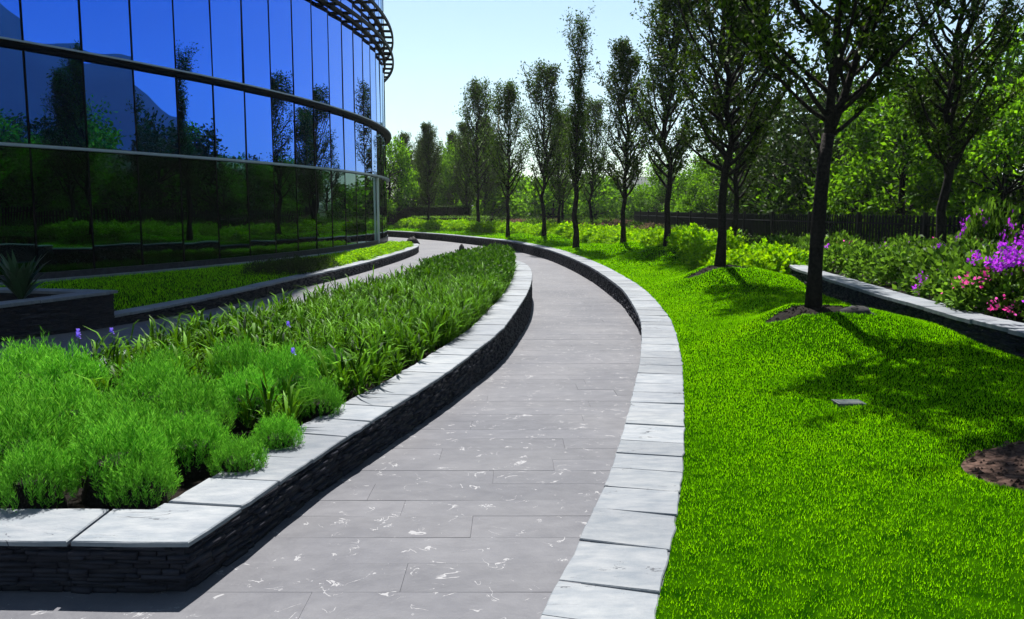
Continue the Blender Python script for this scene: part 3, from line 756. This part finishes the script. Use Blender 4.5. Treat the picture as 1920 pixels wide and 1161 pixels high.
# ------------------------------------------------------------------ row trees on the mounds
tA = make_tree(101, 6.6, 2.0, 1.85, 60, 30000, .09, .078, fork=True, shape='vase', ns=9, up=.5, airy=.045)
tB = make_tree(102, 7.4, 1.75, 1.85, 58, 25000, .09, .088, shape='oval', ns=9, up=.5, airy=.05)
tC = make_tree(103, 8.6, 2.3, 1.4, 60, 11000, .10, .12, shape='column', ns=8, up=1.1)
tD = make_tree(104, 7.0, 1.7, 1.9, 44, 9000, .11, .09, shape='oval', ns=8, up=.7)
tE = make_tree(105, 7.2, 1.6, 1.65, 56, 16000, .095, .088, shape='oval', ns=9, up=.65, airy=.06)
rowg = 'trees in a row along the kerb lawn'
spec = [
    (0, tA, .3, 1.0, 'dark tree whose trunk forks low, in the mulch ring by the slate bed wall'),
    (1, tB, 1.0, .98, 'dark leafy tree with straight trunk where the yellow-green shrubs end'),
    (2, tE, 2.2, 1.0, 'tall dark leafy tree on a mound beside yellow-green shrubs'),
    (3, tE, 4.1, .86, 'dark conical tree with leaning base on a grass mound'),
    (4, tC, .5, .86, 'tallest narrow columnar tree with a knobbed top above the row'),
    (5, tD, 2.9, 1.02, 'airy tree with thin spreading branches on a small grass mound'),
    (6, tD, 2.0, 1.0, 'slender open tree with a bare thin trunk beside the distant tower'),
    (7, tD, 5.0, 1.18, 'airy slim tree on the far lawn where the kerb bends'),
    (8, tE, 3.6, .92, 'dark slim tree standing close behind the far kerb')]
for ti, ms, rz, sc, lab in spec:
    x, yy, h = TREES[ti]; place_tree('row_tree', ms, (x, yy, float(z_lawn(x, yy)) - .05), rz, sc, lab, rowg)
# second row behind, among the shrubs
place_tree('garden_tree', tB, (8.2, 16.3, .3), 2.3, 1.0, 'dark many-limbed tree rising from the bougainvillea bed by the fence', 'trees among the shrubs')
for x, yy, ms, rz, sc in ((6.3, 24.3, tD, 1.0, .95), (4.3, 46.5, tD, 3.0, .95), (3.0, 51, tE, 2.0, .9), (2.4, 44.0, tD, 5.1, .85)):
    place_tree('garden_tree', ms, (x, yy, .15), rz, sc, 'slim tree in the second row behind the shrubs', 'trees among the shrubs')
# group beyond the far bend
fg = 'trees beyond the far bend'
for x, yy, ms, rz, sc in ((-8.3, 66, tE, 1, 1.0), (-6.9, 70, tB, 2, 1.0), (-3.6, 67, tE, 4, 1.12), (-2.3, 72, tB, .4, 1.2), (-5.0, 74, tE, 5, 1.1), (-7.8, 76, tB, 3, .95), (-1.2, 75, tE, 2.6, 1.0)):
    place_tree('background_tree', ms, (x, yy, -.4), rz, sc, 'slim leafy tree in the clump beyond the far bend', fg)
fA = make_broadleaf(201, 5.2, 1.9, 9500, .16, 'leaf_forest'); fB = make_broadleaf(202, 5.8, 2.2, 10000, .16, 'leaf_forest')
fC = make_broadleaf(203, 5.4, 2.1, 6500, .17, 'leaf_forest_dark'); fD = make_broadleaf(204, 2.8, 1.7, 4000, .17, 'leaf_forest', low=.05)
place_tree('background_tree', fA, (-9.0, 63.5, -.4), 1.0, (1.05, 1.05, 1.35), 'pale yellow-green leafy tree beside the edge of the glass building', fg)
place_tree('background_tree', fB, (-4.6, 70, -.4), 2.0, (.9, .9, 1.25), 'broad green tree in the clump beyond the far bend', fg)
for x, yy, sc in ((-7.2, 78, 1.25), (-5.4, 80, 1.4), (-3.2, 79, 1.35), (-1.6, 81, 1.2), (-9.4, 74, 1.2)):
    place_tree('background_tree', fC if x < -5 else fB, (x, yy, -.4), x, sc, 'broad leafy tree at the back of the clump beyond the far bend', fg)
rg = np.random.RandomState(9)
wg = 'trees beyond the picket fence'; lab = {0: 'bright green broad tree beyond the picket fence', 1: 'dark green broad tree beyond the picket fence', 2: 'low bright green shrubby tree beyond the picket fence'}
spots = []
for yy in np.arange(10, 62, 2.9):
    xf = float(np.interp(yy, FENCE[fk, 1], FENCE[fk, 0]))
    for r in range(2):
        spots.append((xf + 2.6 + 3.6 * r + rg.rand() * 1.6, yy + rg.rand() * 2.5, r))
for (x, yy, r) in spots:
    k = rg.rand(); s = 1.0 + .35 * rg.rand() + (.08 if r else 0)
    if yy > 38: s *= .72
    ms, li = ((fA, 0) if k < .38 else (fB, 0) if k < .7 else (fC, 1))
    if r == 0 and rg.rand() < .35: ms, li = fD, 2
    place_tree('woodland_tree', ms, (x, yy, -.5), rg.rand() * 6, s, lab[li], wg)
for i in range(16):                                       # low far greenery that closes the view between the trunks
    x = -1.5 + i * 1.15 + rg.rand(); yy = 70 + rg.rand() * 14
    place_tree('woodland_tree', fD, (x, yy, -.6), rg.rand() * 6, 1.25 + .6 * rg.rand(), 'low green shrubby tree in the far thicket under the hazy tower', 'low trees in the far thicket')
for i in range(14):                                       # seen only as reflections in the facade
    x = 17 + rg.rand() * 8; yy = -2 + i * 2.1
    place_tree('woodland_tree', fC, (x, yy, -.5), rg.rand() * 6, 1.0 + .35 * rg.rand(), lab[1], wg)

# ------------------------------------------------------------------ picket fence
fe = empty('picket_fence', (FENCE[0][0], FENCE[0][1], .3), 'long black picket fence behind the flower bed', 'fence')
S = arclen(FENCE); fl = Vector(fe.location)
pk = Buf(); pk.box(-.03, -.012, 0, .03, .012, 1.06); pk.add([(-.03, -.012, 1.06), (.03, -.012, 1.06), (.03, .012, 1.06), (-.03, .012, 1.06), (0, 0, 1.11)], [(0,1,4),(1,2,4),(2,3,4),(3,0,4)])
pk = pk.mesh('picket', M['fence']); po = Buf(); po.box(-.045, -.045, 0, .045, .045, 1.16); po = po.mesh('post', M['fence'])
def fence_z(yy): return float(np.interp(yy, [9, 16, 20, 31, 52], [.18, .24, .3, .26, .2]))
far_q = Buf(); cnt = 0; s = 0
while s < S[-1]:
    x, yy = (float(np.interp(s, S, FENCE[:, k])) for k in (0, 1)); x2, y2 = (float(np.interp(s + .05, S, FENCE[:, k])) for k in (0, 1))
    an = atan2(y2 - yy, x2 - x)
    if cnt < 300:
        o = obj('picket', pk, fe); o.location = Vector((x, yy, fence_z(yy))) - fl; o.rotation_euler = (0, 0, an)
    else: far_q.box(x - .012 - fl.x, yy - .03 - fl.y, fence_z(yy) - fl.z, x + .012 - fl.x, yy + .03 - fl.y, fence_z(yy) + 1.1 - fl.z)
    cnt += 1; s += .125
tag(obj('far_pickets', far_q.mesh('far_pickets', M['fence']), fe), kind='stuff')
for zz in (.18, .88):
    q = Buf(); q.tube([(p[0] - fl.x, p[1] - fl.y, fence_z(p[1]) + zz - fl.z) for p in FENCE[::4]], [.022] * len(FENCE[::4]), 4); obj('rail', q.mesh('rail', M['fence']), fe)
for s in np.arange(0, S[-1], 2.5):
    x, yy = (float(np.interp(s, S, FENCE[:, k])) for k in (0, 1)); o = obj('post', po, fe); o.location = Vector((x, yy, fence_z(yy))) - fl

# ------------------------------------------------------------------ shrubs
yb = [make_bush(301 + i, 1700, .66, .6, .5, .085, 'leaf_yellow', wid=.7, jit=1.2) for i in range(3)]
hp = catmull([(5.2, 17.6), (5.3, 20), (5.4, 23), (5.3, 26.5), (4.9, 30), (4.3, 33.5), (3.4, 37.5), (2.2, 42), (.8, 46), (-1.2, 50), (-4, 55), (-7.5, 60)], .1)
S = arclen(hp); s = 0; rg = np.random.RandomState(33)
while s < S[-1]:
    p = [float(np.interp(s, S, hp[:, k])) for k in (0, 1)]
    for side in (0, 1):
        if side and p[1] > 44: continue
        x = p[0] + (side - .4) * .85 + rg.randn() * .08; yy = p[1] + rg.randn() * .12
        place_bush('yellow_green_shrub', yb[rg.randint(3)], (x, yy, float(z_lawn(x, yy)) - .03 if yy > 18 else .12), rg.rand() * 6, .85 + .35 * rg.rand(), 'low yellow-green shrub in the bright band along the mounds', 'yellow-green shrubs along the mounds')
    s += .95
db = [make_bush(321 + i, 1700, .85, .8, .7, .13, 'leaf_boug', wid=.5, jit=.6) for i in range(3)]
def blossom_mesh(seed, mats, n, rx, h, cl, one=None):
    rg = np.random.RandomState(seed); LP = []; LD = []
    for c in range(cl):
        a = rg.rand() * 6.28; ph = .2 + rg.rand() * .9
        ce = np.array([rx*cos(ph)*cos(a), rx*cos(ph)*sin(a), h*sin(ph) * 1.03])
        if one is not None: ce = np.array(one) + rg.randn(3) * np.array([.3, .12, .1])
        m = n // cl; LP.append(ce * 1.08 + rg.randn(m, 3) * .045); LD.append(rg.randn(m, 3) + np.array([0, 0, .4]))
    V, F = leaf_quads(np.concatenate(LP), np.concatenate(LD), .05, rg, wid=.8); return np_mesh('blossoms', V, F, M[mats])
bl = [blossom_mesh(341, 'purple', 280, .86, .72, 14), blossom_mesh(342, 'pink', 260, .86, .72, 13), blossom_mesh(343, 'pink', 110, .86, .72, 4), blossom_mesh(344, 'purple', 110, .86, .72, 4)]
bigbl = blossom_mesh(345, 'purple', 900, .7, .6, 24, one=(0, -.5, .8))
rg = np.random.RandomState(35)
bg_ = 'bougainvillea bushes in the slate-walled bed'
for yy in np.arange(3.0, 18.4, 1.15):
    xa = float(np.interp(yy, BEDW[:, 1], BEDW[:, 0])) + 1.05; xb = float(np.interp(yy, FENCE[fk, 1], FENCE[fk, 0])) - .7 if yy > 9 else 11
    xb = min(xb, yy * .62 + 1.6)
    for x in np.arange(xa, xb, 1.15):
        k = rg.rand(); x_ = x + rg.randn() * .12; y_ = yy + rg.randn() * .15
        if hypot(x_ - 8.2, y_ - 16.3) < .5: continue
        s = (.68 if x == xa else .66) + .22 * rg.rand()
        bm = None if k < .25 else bl[rg.randint(4)]
        lb = 'dark green bougainvillea bush without open flowers in the slate-walled bed' if bm is None else 'bougainvillea bush with purple bracts in the slate-walled bed' if bm in (bl[0], bl[3]) else 'bougainvillea bush with pink bracts in the slate-walled bed'
        place_bush('bougainvillea_bush', db[rg.randint(3)], (x_, y_, .34), rg.rand() * 6, s, lb, bg_, h=.6, blossoms=bm)
place_bush('bougainvillea_bush', db[0], (5.75, 9.95, .34), 0, .8, 'bougainvillea bush topped by a large purple mass of bracts', None, h=.6, blossoms=bigbl)
place_bush('bougainvillea_bush', db[1], (9.6, 17.2, .34), 0, (.7, .7, 1.6), 'tall bougainvillea climbing the picket fence with purple sprays', None, h=.6, blossoms=bl[0])
db2 = [make_bush(331 + i, 1300, .8, .75, .6, .085, m) for i, m in enumerate(('leaf_forest_dark', 'leaf_boug', 'leaf_pinkish'))]
for yy in np.arange(18.8, 54, 1.35):
    hx = float(np.interp(yy, hp[:, 1], hp[:, 0])); xa = hx + 1.35; xb = float(np.interp(yy, FENCE[fk, 1], FENCE[fk, 0])) - .5
    for x in np.arange(xa, max(xb, xa + .1), 1.3):
        k = rg.randint(3) if yy > 33 else rg.randint(2)
        place_bush('border_shrub', db2[k], (x + rg.randn() * .15, yy + rg.randn() * .2, .18), rg.rand() * 6, .75 + .3 * rg.rand(), ('dark green rounded shrub between the bright band and the fence', 'mid green glossy shrub between the bright band and the fence', 'bronze-pink shrub between the bright band and the fence')[k], 'shrubs between the bright band and the fence')
# far low hedges beyond the bend
def clipped_hedge(name, x0, x1, yy, d, h, n, mat, label, ls=.11, z0=-.4):
    rg = np.random.RandomState(int(abs(x0 * 10)) + 7); e = empty(name, ((x0 + x1)/2, yy, z0), label, 'hedge')
    P = np.stack([(rg.rand(n) - .5) * (x1 - x0), (rg.rand(n) - .5) * d, rg.rand(n) ** .6 * h], 1); D = rg.randn(n, 3) + np.array([0, -.3, .6])
    V, F = leaf_quads(P, D, ls, rg, wid=.5); obj('foliage', np_mesh('foliage', V, F, M[mat]), e)
    q = Buf(); q.box(-(x1-x0)/2 + .1, -d/2 + .15, 0, (x1-x0)/2 - .1, d/2 - .15, h - .12); obj('twig_core', q.mesh('twig_core', M['bark']), e); return e
clipped_hedge('clipped_hedge', -10.5, -3.0, 63.5, 1.2, 2.05, 9000, 'leaf_forest_dark', 'dark clipped hedge under the trees beyond the far bend')
clipped_hedge('clipped_hedge', -7.2, -1.6, 60.5, 1.2, 1.3, 6000, 'leaf_boug', 'lower grey-green hedge in front of the dark clipped hedge')
clipped_hedge('clipped_hedge', -2.9, 2.2, 62.5, 1.4, 1.25, 5000, 'leaf_forest_dark', 'dark low hedge below the far thicket')
# low plants on the left lawn
for i in range(26):
    s = i / 25; p = [float(np.interp(s, [0, 1], [21.5, 37.2]))]; yy = p[0]; lx = float(np.interp(yy, LAWNW[:, 1], LAWNW[:, 0])) - .62
    for k in range(2):
        x = lx - k * .75 * (1 - .5 * s) + rg.randn() * .06
        dark = yy < 24.5
        place_bush('lawn_edge_shrub', db2[0] if dark else yb[rg.randint(3)], (x, yy, LAWN_TOP - .04), rg.rand() * 6, (.5, .5, .55) if dark else (.6, .6, .42),
                   'low dark shrub on the lawn strip by the glass building' if dark else 'low yellow-green plant on the lawn strip by the glass building', 'low plants on the left lawn strip')
# agave in the box planter
def agave(loc):
    rg = np.random.RandomState(71); e = empty('agave', loc, 'dark spiky agave in the taller slate planter', 'agave')
    for i in range(34):
        a = i * 2.4; t = .15 + .85 * (i / 34); L = .85 * (.7 + .3 * rg.rand()); el = 1.35 - .75 * t * rg.rand()
        q = Buf(); V = []; w = .045
        for k in range(6):
            u = k / 5; r = L * u; bend = el - .35 * u * u * t
            c = np.array([cos(a)*r*cos(bend), sin(a)*r*cos(bend), r*sin(bend)]); sdv = np.array([-sin(a), cos(a), 0]) * w * (1 - u ** 2.2) * (.6 + .8 * min(u * 3, 1))
            V += [c - sdv, c + np.array([0, 0, -.012 * (1-u)]), c + sdv]
        F = []
        for k in range(5):
            F += [(k*3, k*3+1, k*3+4, k*3+3), (k*3+1, k*3+2, k*3+5, k*3+4)]
        q.add(V, F); obj('leaf', q.mesh('leaf', M['agave']), e)
agave((-7.35, 12.7, .2))

# ------------------------------------------------------------------ island planting
from mathutils.geometry import delaunay_2d_cdt
def inside(P, poly):
    x, yy = P[:, 0], P[:, 1]; r = np.zeros(len(P), bool); j = len(poly) - 1
    for i in range(len(poly)):
        xi, yi = poly[i]; xj, yj = poly[j]
        c = ((yi > yy) != (yj > yy)) & (x < (xj - xi) * (yy - yi) / (yj - yi + 1e-12) + xi); r ^= c; j = i
    return r
bedpoly = ISL + ISL_N * .38
rg = np.random.RandomState(81)
MOUNDS = [(-1.95, 4.25, .34), (-2.5, 4.35, .36), (-2.2, 4.75, .36), (-1.72, 4.62, .27), (-2.95, 4.6, .4), (-2.7, 5.1, .36), (-1.95, 5.15, .33), (-2.35, 5.6, .36), (-3.3, 5.3, .4), (-3.05, 5.85, .36),
          (-1.75, 5.65, .3), (-1.62, 6.15, .33), (-2.0, 6.25, .34), (-3.45, 4.5, .4), (-3.5, 6.2, .36), (-1.36, 4.95, .2), (-1.45, 4.5, .2), (-3.1, 4.2, .36), (-3.7, 4.2, .36), (-3.85, 5.3, .36), (-1.3, 5.7, .24), (-1.45, 6.7, .28), (-2.6, 6.4, .34), (-1.78, 4.08, .22), (-2.25, 4.02, .24), (-2.75, 4.04, .26), (-3.3, 4.02, .26), (-3.75, 4.0, .26)]
def sprig_mound(seed):
    rg = np.random.RandomState(seed); Ps = []; Ds = []
    ns = 430
    for i in range(ns):
        a = rg.rand() * 6.28; ph = np.arcsin(.12 + .88 * rg.rand() ** .7); k = (.8 + .25 * rg.rand()) * (1 + .1 * sin(3*a + seed))
        d = np.array([cos(ph)*cos(a), cos(ph)*sin(a), sin(ph)]); base = d * k * np.array([.72, .72, .62]); up = d * .5 + np.array([0, 0, 1.0]) + rg.randn(3) * .15; up /= np.linalg.norm(up)
        L = .3 * (.7 + .6 * rg.rand()); m = 20; u = rg.rand(m)
        Ps.append(base + up * (u * L)[:, None]); dd = rg.randn(m, 3); dd -= (dd @ up)[:, None] * up; dd /= np.linalg.norm(dd, axis=1)[:, None]; Ds.append(dd * .75 + up * .9)
    P, D = np.concatenate(Ps), np.concatenate(Ds); V, F = leaf_quads(P, D, .085, rg, wid=.16, fold=0.1); return np_mesh('foliage', V, F, M['rosemary'])
sm = [sprig_mound(90 + i) for i in range(3)]
for i, (x, yy, r) in enumerate(MOUNDS):
    e = empty('rosemary_mound', (x, yy - .12, ISL_TOP - .06), 'rounded feathery green rosemary clump in the front of the island planter', 'shrub', 'rosemary clumps in the island planter', rg.rand() * 6, (r * .95, r * .95, r * (1.15 + .35 * rg.rand())))
    obj('foliage', sm[i % 3], e)
    q = Buf(); q.add([(cos(t)*.6, sin(t)*.6, .0) for t in np.arange(10)*.628] + [(cos(t)*.4, sin(t)*.4, .42) for t in np.arange(10)*.628], [(k, (k+1) % 10, 10 + (k+1) % 10, 10 + k) for k in range(10)] + [tuple(range(10, 20))]); obj('stem', q.mesh('stem', M['bark']), e)
# strap-leaved ground cover
n = 9500; P = np.stack([-4.4 + 5 * rg.rand(n), 3.6 + 18.6 * rg.rand(n) ** 1.0], 1); P = P[inside(P, bedpoly)]
ok = np.ones(len(P), bool)
for (x, yy, r) in MOUNDS: ok &= np.hypot(P[:, 0] - x, P[:, 1] - yy) > r * .85
ok &= ~((P[:, 1] < 4.35) & (P[:, 0] < -1.45)); ok &= ~((P[:, 1] < 5.4) & (rg.rand(len(P)) < .35) & (P[:, 0] > -1.8))
P = P[ok]
def strap_mesh(P, seed, lo, hi, nb, wd, soft=None):
    rg = np.random.RandomState(seed); n = len(P) * nb; base = np.repeat(P, nb, 0)
    ht = np.repeat(rg.uniform(lo, hi, len(P)), nb) * (.5 + .6 * rg.rand(n)); a = rg.rand(n) * 6.28; ln = .25 + .75 * rg.rand(n)
    st = np.repeat(rg.rand(len(P)), nb); hz = rg.rand(n) * .65 * ht
    out = np.stack([np.cos(a), np.sin(a)], 1); L = ht * .48
    p0 = np.column_stack([base + out * .01, np.full(n, ISL_TOP - .06) + hz]); 
    p1 = p0 + np.column_stack([out * (L * .5 * ln)[:, None], L * .62]); p2 = p1 + np.column_stack([out * (L * .8 * ln)[:, None], L * (.35 - .5 * ln * rg.rand(n))])
    sd_ = np.column_stack([-out[:, 1], out[:, 0], np.zeros(n)]) * wd * (.7 + .6 * rg.rand(n))[:, None]
    V = np.stack([p0 - sd_*.35, p0 + sd_*.35, p1 + sd_*.5, p1 - sd_*.5, p2, p2], 1)
    V[:, 5] = p2 + sd_ * .06
    F = np.array([(0, 1, 2, 3), (3, 2, 5, 4)])[None] + np.arange(n)[:, None, None] * 6
    return V.reshape(-1, 3), F.reshape(-1, 4)
V, F = strap_mesh(P, 82, .22, .44, 12, .021)
tag(obj('strap_leaf_groundcover', np_mesh('strap_leaf_groundcover', V, F, M['strap'])), 'dense strap-leaved green plants filling the island planter', 'ground cover', kind='stuff')
# finer soft patches between them
pc = [(-1.5, 7.8, .55), (-.9, 9.3, .6), (-.75, 11.0, .6), (-.55, 12.8, .55), (-1.9, 9.6, .5), (-1.4, 12.2, .6)]
Q = []
for (x, yy, r) in pc:
    m = 420; t = rg.rand(m) * 6.28; rr = np.sqrt(rg.rand(m)) * r; Q.append(np.stack([x + rr*np.cos(t) * .8, yy + 1.3*rr*np.sin(t)], 1))
Q = np.concatenate(Q); Q = Q[inside(Q, bedpoly)]
V, F = strap_mesh(Q, 83, .3, .42, 14, .01)
tag(obj('fine_leaf_groundcover', np_mesh('fine_leaf_groundcover', V, F, M['strap'])), 'soft patches of finer green leaves within the island planter', 'ground cover', kind='stuff')
# clipped low hedge at the far tip
n = 26000; P = np.stack([-1.7 + 2.2 * rg.rand(n), 13.5 + 8.9 * rg.rand(n)], 1); P = P[inside(P, ISL + ISL_N * .36)]
zz = ISL_TOP - .06 + np.interp(P[:, 1], [13.5, 15.5, 22], [.3, .42, .46]) * rg.rand(len(P)) ** .45
V, F = leaf_quads(np.column_stack([P, zz]), rg.randn(len(P), 3) + np.array([0, 0, .7]), .07, rg, wid=.45)
he = empty('tip_hedge', (-.3, 18, ISL_TOP - .06), 'dense green hedge at the narrow tip of the island planter', 'hedge')
o = obj('foliage', np_mesh('foliage', V - np.array([-.3, 18, ISL_TOP - .06]), F, M['hedge']), he)
q = Buf(); ring = (ISL + ISL_N * .5); ring = ring[(ring[:, 1] > 15.0)]
m = len(ring); q.add([(x + .3, yy - 18, 0) for x, yy in ring] + [(x + .3, yy - 18, .3) for x, yy in ring], [tuple(range(m, 2*m))] + [(i, (i+1) % m, m + (i+1) % m, m + i) for i in range(m)]); obj('twig_core', q.mesh('twig_core', M['bark']), he)
# violet flowers above the straps
fm = Buf(); fm.tube([(0, 0, 0), (.01, 0, .2), (.005, .01, .37)], [.004, .003, .002], 4)
fmm = fm.mesh('stem', M['strap']); pr = np.random.RandomState(5)
pv, pf = leaf_quads(np.tile(np.array([[.005, .01, .37]]), (9, 1)) + pr.randn(9, 3) * .008, pr.randn(9, 3) + np.array([0, -.2, .5]), .022, pr, wid=.75); pm = np_mesh('petals', pv, pf, M['violet'])
for x, yy in ((-1.55, 5.95), (-1.95, 7.35), (-3.45, 6.7), (-3.3, 6.95), (-3.55, 6.9), (-3.9, 6.2)):
    e = empty('violet_flower', (x, yy, ISL_TOP - .03), 'single violet flower above the strap leaves of the island planter', 'flower', 'violet flowers in the island planter'); obj('stem', fmm, e); obj('petals', pm, e)

# ------------------------------------------------------------------ far things: tower, crane, hills
tw = empty('construction_tower', (-8.4, 600, -.7), 'hazy pale high-rise under construction far beyond the trees', 'tower', sc=.667)
for fl_ in range(24):
    z = fl_ * 3.5; q = Buf(); q.box(-7, -7, z, 7, 7, z + .5); obj('floor_slab', q.mesh('floor_slab', M['concrete']), tw)
    if fl_ < 20:
        q = Buf(); q.box(-6.5, -6.5, z + .5, 6.5, 6.5, z + 3.5); obj('storey_glazing', q.mesh('storey_glazing', M['towerglass']), tw)
for cx in (-6.7, -2.2, 2.2, 6.7):
    q = Buf(); q.box(cx - .35, -7.1, 0, cx + .35, -6.6, 88); obj('column', q.mesh('column', M['concrete']), tw)
    q = Buf(); q.box(cx - .35, 6.6, 0, cx + .35, 7.1, 88); obj('column', q.mesh('column', M['concrete']), tw)
cr = empty('tower_crane', (-9.2, 600, 54), 'thin tower crane standing on the unfinished high-rise', 'crane', sc=.667)
q = Buf(); q.box(-.7, -.7, 0, .7, .7, 26); obj('mast', q.mesh('mast', M['crane']), cr)
q = Buf(); q.box(-11, -.5, 22, 9, .5, 23.2); obj('jib', q.mesh('jib', M['crane']), cr)
q = Buf(); q.box(6.5, -.8, 20, 9, .8, 22); obj('counterweight', q.mesh('counterweight', M['concrete']), cr)
def ridge(name, dist, az0, az1, hfn, n, seed):
    rg = np.random.RandomState(seed); V = []; F = []; m = 7
    ph = rg.rand(8) * 6
    for i in range(n + 1):
        a = az0 + (az1 - az0) * i / n; u = i / n
        h = hfn(u) * (1 + .03 * sin(23*u + ph[0]) + .012 * sin(57*u + ph[1]))
        for k in range(m):
            v = k / (m - 1); r = dist * (1 + .22 * (1 - v)* -1 + (.0)) ; zz = -3 + h * (v ** 1.2) * (1 + .06 * sin(40*u + 5*v))
            V.append((r * sin(a), r * cos(a), zz))
        V.append((dist * 1.25 * sin(a), dist * 1.25 * cos(a), -3))
    m += 1
    for i in range(n):
        for k in range(m - 1): F.append((i*m+k, (i+1)*m+k, (i+1)*m+k+1, i*m+k+1))
    b = Buf(); b.add(V, F); return tag(obj(name, b.mesh(name, M['hill'], True)), kind='structure')
ridge('hill', 1000, radians(-8), radians(34), lambda u: 34 * sin(pi * u) ** .5 * (.75 + .4 * sin(u * 5)), 80, 1)
ridge('mountain', 560, radians(52), radians(118), lambda u: (lambda f: sum(f(u + (k - 4) * .012) for k in range(9)) / 9)(lambda w: np.interp(w, [0, .12, .22, .3, .4, .5, .58, .7, .85, 1], [12, 40, 72, 116, 84, 128, 160, 172, 150, 60])), 120, 2)

# ------------------------------------------------------------------ haze
b = Buf(); b.box(-1100, -700, -8, 1200, 1400, 200)
m, n_, l_, out_ = new_mat('haze_air')
pv_ = n_.new('ShaderNodeVolumePrincipled'); pv_.inputs['Color'].default_value = (.93, .97, 1, 1); pv_.inputs['Density'].default_value = .00022; pv_.inputs['Anisotropy'].default_value = .0
l_.new(pv_.outputs[0], out_.inputs['Volume'])
tag(obj('haze', b.mesh('haze', m)), 'thin pale haze over the whole place', 'haze', kind='stuff')
